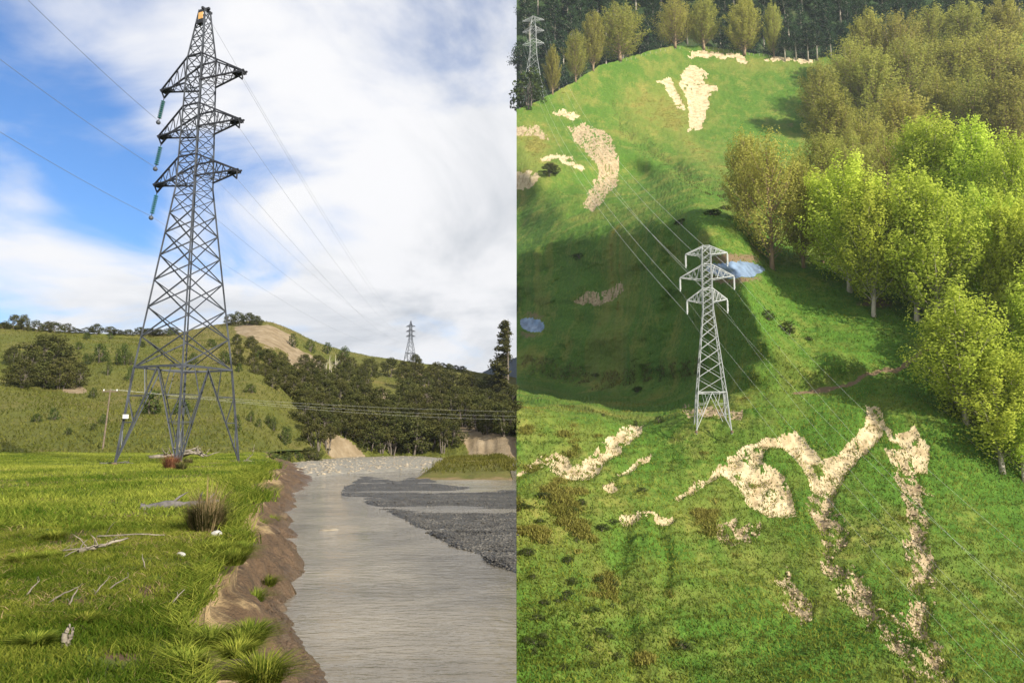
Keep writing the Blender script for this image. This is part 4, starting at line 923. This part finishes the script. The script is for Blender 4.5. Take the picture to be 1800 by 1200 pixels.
earth_a = M1 @ Vector((0, 0, prof[4][0])); wire(earth_a, M2 @ Vector((0, 0, Hd)), 6, .010, 'thin earth wire from the peak of the tall pylon', 'conductors of the left line', name='earth_wire')
for ai, sd, e_ in ends3:
    lev = ['lowest', 'middle', 'top'][ai]; sdn = 'left' if sd < 0 else 'right'
    far = next(M4 @ t_[2] for t_ in ties4 if t_[0] == ai and t_[1] == sd)
    wire(e_, far, 26, .024, 'pale conductor from the %s %s arm of the pale pylon up to the left' % (lev, sdn), 'conductors of the right line', 'wire_pale')
    tgt = at([1760, 1800, 1850][ai]+(70 if sd > 0 else 0)+30, [1240, 1190, 1120][ai]-(30 if sd > 0 else 0), 88)
    wire(e_, tgt, 3, .010, 'pale conductor from the %s %s arm of the pale pylon down to the right' % (lev, sdn), 'conductors of the right line', 'wire_pale')

# ------------------------------------------------------------------ timber pole line, fences
b = hill_at(179, 791)[0]
t = empty('power_pole', b, 0, 'leaning timber power pole on the left hillside', 'pole'); Hp = at(183, 684, b.y).z-b.z
MB().tube([(0, 0, -.3), (.25, 0, Hp*.5), (.45, 0, Hp)], [.11, .095, .08], 8).build('post', M['post'], t)
ca = MB(); ca.box((.45, 0, Hp-.25), (1.9, .12, .14)); ca = ca.build('crossbar', M['post'], t)
for q in (-.8, 0, .8): MB().lathe([(.05, 0), (.07, .08), (.05, .16), (0, .2)], (.45+q, 0, Hp-.18), 8).build('insulator', M['porcelain'], ca)
for i, q in enumerate((-.8, 0, .8)):
    wire(b+Vector((.45+q, 0, Hp)), at(907, [723, 731, 737][i], 135), 0.5+.15*i, .006, '%s thin pole wire crossing in front of the dark bush' % ['uppermost', 'middle', 'lowest'][i], 'pole wires', 'wire_pale')
mbp = MB(); mbp.tube([(0, 0, -.2), (.02, 0, 1.25)], [.07, .06], 6); post_me = mbp.mesh('fence_post', M['fence'])
fl = [(x_, float(np.interp(x_, RIDGE_X, RIDGE_Y))+6) for x_ in np.linspace(1092, 1196, 13)]+[(x_, float(np.interp(x_, RIDGE_X, RIDGE_Y))+3) for x_ in np.linspace(1245, 1432, 22)]
for i, (px, py) in enumerate(fl):
    o = bpy.data.objects.new('fence_post', post_me); link(o); o.location = slope_at(px, py); o.scale = (1.8, 1.8, 1.5)
    tag(o, 'pale fence post on the hill crest, %s from the left' % nth(i), 'fence post', 'fence posts along the crest')
# ------------------------------------------------------------------ grass, tussocks, stones, driftwood
def blades(name, X, Y, Z, h, w, lean, tint, material, normal=None):
    n = len(X); a = NR.uniform(0, 6.283, n); b = NR.uniform(0, 6.283, n)
    dx_, dy_ = np.cos(a)*w/2, np.sin(a)*w/2; lx, ly = np.cos(b)*lean*h, np.sin(b)*lean*h
    base = np.stack([X, Y, Z-.02*h], -1); d = np.stack([dx_, dy_, 0*X], -1)
    mid_ = base+np.stack([lx*.3, ly*.3, h*.58], -1); tip = base+np.stack([lx, ly, h*NR.uniform(.8, 1, n)], -1)
    V = np.stack([base-d, base+d, mid_+d*.7, mid_-d*.7, tip+d*.08, tip-d*.08], 1).reshape(-1, 3)
    i = np.arange(n)*6; F = np.concatenate([np.stack([i, i+1, i+2, i+3], -1), np.stack([i+3, i+2, i+4, i+5], -1)])
    me = np_mesh(name, V, F, material, True, {'tint': np.repeat(np.clip(tint, 0, 1), 6)})
    return mesh_obj(name, me)
# meadow grass: tufts, denser near the camera
def scatter_meadow(n, y0, y1, pw):
    Y = (y0**pw+(y1**pw-y0**pw)*NR.uniform(0, 1, n))**(1/pw); xr = bank_x(Y)+.03; xl_ = -0.74*Y-1.6
    return xl_+(xr-xl_)*NR.uniform(0, 1, n), Y
X, Y = scatter_meadow(34000, 3.4, 16, .9); rep = 6
cl = fbm(X*.9, Y*.9, 301, 3); keep = NR.uniform(-1, .6, len(X)) < cl+.5; X, Y = X[keep], Y[keep]
hs2 = .060*(1+.9*np.clip(fbm(X*.8, Y*.8, 303, 3), -.6, 1))*NR.uniform(.6, 1.5, len(X))
X2 = np.repeat(X, rep)+NR.normal(0, .035, len(X)*rep); Y2 = np.repeat(Y, rep)+NR.normal(0, .035, len(X)*rep)
pxs, pys = project(np.stack([X2, Y2, X2*0], -1)); bare = np.zeros(len(X2))
for cx, cy, rx, ry in [(110, 945, 55, 14), (260, 1035, 22, 14), (215, 1150, 60, 18), (140, 1055, 26, 8), (400, 1140, 36, 18), (290, 1120, 22, 12)]: bare = np.maximum(bare, np.exp(-(((pxs-cx)/rx)**2+((pys-cy)/ry)**2)))
kp = NR.uniform(0, 1, len(X2)) > bare*.9; hh = np.repeat(hs2, rep)*NR.uniform(.6, 1.25, len(X2))
tn = .36+.55*fbm(X2*.55, Y2*.55, 305, 4)+.25*fbm(X2*2.5, Y2*2.5, 309, 2)+NR.normal(0, .18, len(X2))
X2, Y2, hh, tn = X2[kp], Y2[kp], hh[kp], tn[kp]
tag(blades('meadow_grass', X2, Y2, meadow_z(X2, Y2), hh, .010, .75, tn, M['blade']), 'short green grass of the near meadow', None, None, 'stuff')
X, Y = scatter_meadow(120000, 14, 90, 1.0)
tn = .40+.55*fbm(X*.3, Y*.3, 305, 4)+NR.normal(0, .15, len(X)); hh = .11*(1+.8*fbm(X*.5, Y*.5, 307, 3))*NR.uniform(.6, 1.5, len(X))
tag(blades('far_meadow_grass', X, Y, meadow_z(X, Y), hh, .035, .7, tn, M['blade']), 'green grass of the meadow around the pylon feet', None, None, 'stuff')
X, Y = scatter_meadow(26000, 3.8, 45, .8)
kp = fbm(X*.5, Y*.5, 311, 4)+NR.normal(0, .12, len(X)) > .02; X, Y = X[kp], Y[kp]
tag(blades('dry_grass', X, Y, meadow_z(X, Y), .06*NR.uniform(.4, 1.6, len(X)), .007+.0006*Y, 2.2, NR.uniform(0, 1, len(X)), M['blade_dry']), 'straw-coloured dry stalks among the meadow grass', None, None, 'stuff')
# overhanging grass along the bank lip
Y = 3.6*(50/3.6)**NR.uniform(0, 1, 9000); X = bank_x(Y)+NR.normal(0, .07, 9000)*np.clip(Y/8, .6, 3)
tag(blades('bank_grass', X, Y, meadow_z(np.minimum(X, bank_x(Y)), Y)-.03, .20*NR.uniform(.5, 1.4, 9000)*np.clip(Y/12, .7, 1.8), .012+.0008*Y, 1.1, .35+.3*fbm(Y, Y*0, 7, 3)+NR.normal(0, .2, 9000), M['blade']), 'long grass overhanging the lip of the river bank', None, None, 'stuff')
def tussock(name, loc, n, h, spread, mat_, label, lean=.5, w=.012):
    a = NR.uniform(0, 6.283, n); r0 = spread*.35*np.sqrt(NR.uniform(0, 1, n)); X = np.cos(a)*r0; Y = np.sin(a)*r0
    hh = h*NR.uniform(.45, 1.05, n); i = np.arange(n)*6; ln = (spread*.65*(r0/(spread*.35)+.25*NR.normal(size=n)))
    d = np.stack([-np.sin(a)*w/2, np.cos(a)*w/2, 0*X], -1); base = np.stack([X, Y, 0*X-.03], -1)
    mid_ = base+np.stack([np.cos(a)*ln*.3, np.sin(a)*ln*.3, hh*.6], -1); tip = base+np.stack([np.cos(a)*ln, np.sin(a)*ln, hh*(1-.35*np.clip(ln/spread, 0, .9))], -1)
    V = np.stack([base-d, base+d, mid_+d*.7, mid_-d*.7, tip+d*.1, tip-d*.1], 1).reshape(-1, 3); F = np.concatenate([np.stack([i, i+1, i+2, i+3], -1), np.stack([i+3, i+2, i+4, i+5], -1)])
    o = mesh_obj(name, np_mesh(name, V, F, M[mat_], True, {'tint': np.repeat(NR.uniform(0, 1, n), 6)})); o.location = loc; tag(o, label, 'tussock'); return o
def ground(px, py):
    p = on_z(px, py, 0); return Vector((p.x, p.y, float(meadow_z(np.array([p.x]), np.array([p.y]))[0])))
p = ground(362, 931); tk = tussock('tussock', p, 1300, .70, .66, 'blade_dark', 'big dark-based tussock with straw stalks near the river bank', w=.013)
sk = tussock('stalks', (0, 0, 0), 260, 1.12, .75, 'blade_dry', None, w=.010); sk.parent = tk; del sk['category']
tussock('rush_clump', ground(300, 824), 330, .95, .95, 'blade_red', 'russet rush clump beside the driftwood under the tall pylon', w=.03)
for i, (px, py) in enumerate([(318, 826), (330, 818)]): tussock('rush_clump', ground(px, py), 260, .6, .6, 'blade_dark', 'dark rush clump right of the russet clump, %s' % ['nearer one', 'farther one'][i], w=.03)
for i, (px, py, h_) in enumerate([(425, 1112, .24), (440, 1098, .26), (415, 1130, .20), (395, 965, .30), (410, 975, .32), (425, 960, .28), (370, 1105, .25), (150, 1090, .18), (60, 1130, .18), (330, 1150, .22), (460, 1170, .30), (85, 985, .20), (40, 990, .22), (95, 950, .25)]):
    tussock('grass_clump', ground(px, py), 700, h_*.8, h_*1.3, 'blade', 'thick green grass clump in the near meadow, %s counting outward from the bank' % nth(i), w=.012)
def driftwood(name, loc, segs, mat_, label, cat='driftwood', seed=1, twigs=6):
    r = random.Random(seed); mb = MB()
    for pts_, r0, r1 in segs:
        pts_ = [Vector(q) for q in pts_]; fine = []
        for a_, b_ in zip(pts_, pts_[1:]):
            for s in range(4): fine.append(a_.lerp(b_, s/4)+Vector((r.uniform(-1, 1), r.uniform(-1, 1), r.uniform(-1, 1)))*r0*.35)
        fine.append(pts_[-1]); n = len(fine); mb.tube(fine, [(r0+(r1-r0)*k/(n-1))*r.uniform(.85, 1.15) for k in range(n)], 7)
        for _ in range(twigs):
            s = r.choice(fine); L = (pts_[-1]-pts_[0]).length*r.uniform(.12, .35); d = Vector((r.uniform(-1, 1), r.uniform(-1, 1), r.uniform(-.1, .8))).normalized()*L
            mb.tube([s, s+d*.5+Vector((0, 0, .03)), s+d], [r0*.3, r0*.22, r0*.06], 5)
    o = mb.build(name, M[mat_], None, True); o.location = loc; tag(o, label, cat); return o
driftwood('log', ground(315, 893), [([(-.75, -.35, .06), (-.3, -.1, .10), (.2, .2, .08), (.75, .5, .14)], .13, .05)], 'drift_dark', 'split grey log lying left of the big tussock', 'log', 3, 3)
driftwood('driftwood_branch', ground(172, 975), [([(-.12, -.3, .03), (0, 0, .07), (.16, .5, .12)], .035, .012), ([(-.45, -.1, .02), (-.1, 0, .05), (.05, .1, .06)], .012, .006)], 'drift', 'pale forked driftwood branch on the grass below the log', 'driftwood', 5, 9)
driftwood('stick', ground(225, 950), [([(-.5, 0, .03), (0, .02, .06), (.55, .1, .04)], .018, .008)], 'drift', 'thin pale stick lying right of the forked driftwood', 'stick', 7, 1)
driftwood('driftwood_pile', ground(318, 806), [([(-2.6, 0, .15), (-1, .3, .3), (1.2, .2, .5)], .22, .08), ([(-1, .5, .2), (.5, .3, .7), (1.9, 0, .2)], .16, .06), ([(.0, -.3, .1), (.2, 0, .8), (.3, .1, 1.4)], .12, .04), ([(-.8, .8, .2), (1, .9, .6), (2.0, .5, .25)], .18, .07), ([(-.3, .4, .5), (.9, .5, .9), (1.6, .2, .3)], .1, .04)], 'drift', 'heap of pale driftwood under the tall pylon', 'driftwood', 9, 12)
driftwood('driftwood_branch', ground(425, 813), [([(-.6, 0, .05), (.2, 0, .15), (1.3, .2, .1)], .06, .02), ([(.2, 0, .1), (.7, .1, .6), (.8, .1, 1.3)], .04, .01)], 'drift', 'pale branched driftwood at the right foot of the tall pylon', 'driftwood', 11, 7)
driftwood('driftwood_branch', ground(212, 815), [([(-1.4, 0, .05), (0, .1, .1), (.9, .0, .05)], .07, .03)], 'drift_dark', 'dark driftwood at the left foot of the tall pylon', 'driftwood', 13, 4)
driftwood('stump', ground(110, 1128), [([(0, 0, -.03), (.01, 0, .07), (.03, .02, .14)], .035, .012), ([(.04, 0, -.02), (.05, .02, .06), (.08, .0, .12)], .025, .008)], 'drift', 'small weathered stump in the near grass at left', 'stump', 15, 3)
for i, (px, py, dx_, dy_, lab) in enumerate([(120, 1065, .02, .22, 'upright pale stalk'), (45, 1052, .10, .10, 'slanting pale stalk'), (85, 1064, .28, .05, 'lying pale stalk'), (100, 990, .25, .35, 'slanting thin stick'), (255, 1003, -.08, .12, 'short pale splinter'), (165, 1050, .1, .1, 'twisted twig'), (185, 1042, .2, .15, 'gnarled twig'), (300, 1050, .1, .2, 'forked thin twig')]):
    driftwood('stick', ground(px, py), [([(0, 0, .01), (dx_*.5, dy_*.3, .10), (dx_, dy_*.5, .16)], .010, .004)], 'drift', '%s in the near meadow grass' % lab, 'stick', 20+i, 2)
def rock(name, loc, s, mat_, label, seed):
    bm = bmesh.new(); bmesh.ops.create_icosphere(bm, subdivisions=3, radius=1); r = random.Random(seed); o_ = r.uniform(0, 50)
    A_ = np.array([v.co[:] for v in bm.verts]); nn = fbm(A_[:, 0]*1.2+o_+A_[:, 2], A_[:, 1]*1.2+A_[:, 2]*.7, seed, 3)
    for v, q in zip(bm.verts, nn): v.co *= 1+.28*q
    me = bpy.data.meshes.new(name); bm.to_mesh(me); bm.free(); me.materials.append(M[mat_]); me.polygons.foreach_set('use_smooth', [True]*len(me.polygons))
    o = mesh_obj(name, me); o.location = loc; o.scale = s; o.rotation_euler = (0, 0, r.uniform(0, 6)); tag(o, label, 'stone' if 'stone' in name else 'clod'); return o
rock('stone', ground(381, 943)+Vector((0, 0, .03)), (.13, .09, .06), 'stone', 'white stone on the grass just below the big tussock', 1)
rock('stone', ground(317, 979)+Vector((0, 0, .02)), (.09, .05, .04), 'stone', 'small white stone left of the bank edge in the near grass', 2)
rock('turf_clod', ground(408, 1145)-Vector((0, 0, .03)), (.22, .17, .07), 'soil_clod', 'brown turf clod at the bank edge in the near corner', 3)
p = on_z(578, 931, -2.0); rock('river_stone', p, (.40, .20, .05), 'boulder', 'pale flat rock just breaking the river surface', 4)
# pebbles on the gravel bar and boulders on the shingle: countless small stones
def pebbles(name, Pts, smin, smax, mat_, label):
    bm = bmesh.new(); bmesh.ops.create_icosphere(bm, subdivisions=1, radius=1); A_ = np.array([v.co[:] for v in bm.verts]); Fc = np.array([[v.index for v in f.verts] for f in bm.faces]); bm.free()
    n = len(Pts); s = smin*(smax/smin)**(NR.uniform(0, 1, n)**2); sc_ = np.stack([s*NR.uniform(.8, 1.3, n), s*NR.uniform(.7, 1.1, n), s*NR.uniform(.4, .7, n)], -1)
    V = (A_[None]*(1+.2*NR.normal(size=(n, 12, 1)))*sc_[:, None]+Pts[:, None]).reshape(-1, 3)
    F = (Fc[None]+12*np.arange(n)[:, None, None]).reshape(-1, 3)
    tag(mesh_obj(name, np_mesh(name, V, F, M[mat_], True)), label, None, None, 'stuff')
ok = BARV[(BARV[:, 2] > -1.99) & (BARV[:, 0] < SEAM*BARV[:, 1]-.1)]; sel = ok[NR.integers(0, len(ok), 16000)]
pebbles('bar_pebbles', sel+NR.normal(0, .06, sel.shape)*np.array([1, 1, 0]), .012, .075, 'pebble', 'loose dark pebbles covering the gravel bar')
sel = SHV[NR.integers(0, len(SHV), 1500)]
pebbles('beach_boulders', sel+NR.normal(0, .3, sel.shape)*np.array([1, 1, 0]), .05, .28, 'boulder', 'pale stones strewn over the shingle beach')
# rough grass on the hills
def hill_grass(name, V3, n, h0, w0, mat_, label, dens=None):
    sel = V3[NR.integers(0, len(V3), n)]+NR.normal(0, .5, (n, 3))*np.array([1, 1, 0])
    tn = .4+.45*fbm(sel[:, 0]*.12, sel[:, 1]*.12, 321, 4)+NR.normal(0, .15, n)
    hh = h0*NR.uniform(.5, 1.5, n)
    tag(blades(name, sel[:, 0], sel[:, 1], sel[:, 2]-.1, hh, w0, .7, tn, M[mat_]), label, None, None, 'stuff')
ok = (slip_id == 0) & (pond_id == 0) & (track < .3) & (RP < 1815) & (RP > 911)
okd = ok & (rdry+0.35*holes2 > 0.58)
hill_grass('pasture_grass', RV[ok & ~okd], 150000, .42, .17, 'blade', 'rough tufted grass over the steep pasture')
hill_grass('dry_pasture_grass', RV[okd], 45000, .5, .18, 'blade_straw', 'yellowing rough grass on the steep pasture')
okk = (soft > .12) & (soft < .8) & (pond_id == 0) & (RP < 1815)
hill_grass("slip_edge_grass", RV[okk], 11000, .48, .17, 'blade', 'turf fringe hanging over the edges of the slips')
okk = (soft > .8) & (holes2 > .05) & (RP < 1815)
hill_grass('slip_grass', RV[okk], 2200, .45, .18, 'blade_straw', 'scattered tufts growing on the bare slips')
okk = ok & (gul_all < 15)
hill_grass('gully_rushes', RV[okk], 5000, .9, .22, 'blade_dark', 'dark rushes in the wet gullies of the steep pasture')
ok = (hs_ < .3) & (T < 1.0) & (HPX < 880)
hill_grass('hillside_grass', HV[ok], 60000, .42, .2, 'blade_hill', 'rough tufted grass over the hillside')

deb = np.isin(slip_id, [n+1 for n, q in enumerate(SLIPS) if q[0] == 'debris']) & (RP < 1815)
sel = RV[deb]; sel = sel[NR.integers(0, len(sel), 2000)]
pebbles('slip_rubble', sel+NR.normal(0, .25, sel.shape)*np.array([1, 1, 0]), .06, .42, 'rubble', 'clay rubble and clods strewn along the slip debris')

hill_grass('point_grass', PTV[PTV[:, 0] < SEAM*PTV[:, 1]-.3], 5000, .40, .10, 'blade_hill', 'rough grass on the low far-bank point')

def bank_pt(Y, sfrac):
    i = int(np.argmin(np.abs(Yb[:, 0]-Y))); return Vector(BANKV[i, int(sfrac*69)])
for i, (Y_, f_, sz) in enumerate([(9.5, .55, .22), (10.8, .75, .16), (13.2, .5, .24), (16.5, .7, .2), (19.0, .45, .3), (23.0, .65, .26), (28.0, .5, .35), (33.0, .7, .3), (8.2, .8, .14)]):
    rock('turf_clod', bank_pt(Y_, f_), (sz, sz*.8, sz*.6), 'soil_clod', 'slumped clod of earth on the river bank, %s from the near end' % nth(sorted([9.5, 10.8, 13.2, 16.5, 19.0, 23.0, 28.0, 33.0, 8.2]).index(Y_)), 60+i)
for i, (Y_, f_, h_) in enumerate([(15.0, .35, .3), (17.5, .55, .28), (24.0, .3, .4), (30.0, .45, .45), (38.0, .4, .5)]):
    tussock('grass_clump', bank_pt(Y_, f_), 420, h_, h_*1.6, 'blade', 'slumped grass sod on the face of the river bank, %s from the near end' % nth(i), w=.014)
# ------------------------------------------------------------------ air
m_ = bpy.data.materials.new('morning_haze'); m_.use_nodes = True; t_ = m_.node_tree; t_.nodes.clear()
vp = N(t_, 'ShaderNodeVolumePrincipled'); vp.inputs['Color'].default_value = (0.80, 0.88, 1.0, 1); vp.inputs['Density'].default_value = 0.00008; vp.inputs['Anisotropy'].default_value = 0.2
vo = N(t_, 'ShaderNodeOutputMaterial'); t_.links.new(vp.outputs[0], vo.inputs['Volume'])
o = MB().box((0, 1000, 151.5), (5000, 3000, 397)).build('haze', m_); tag(o, 'thin blue morning haze', None, None, 'stuff')
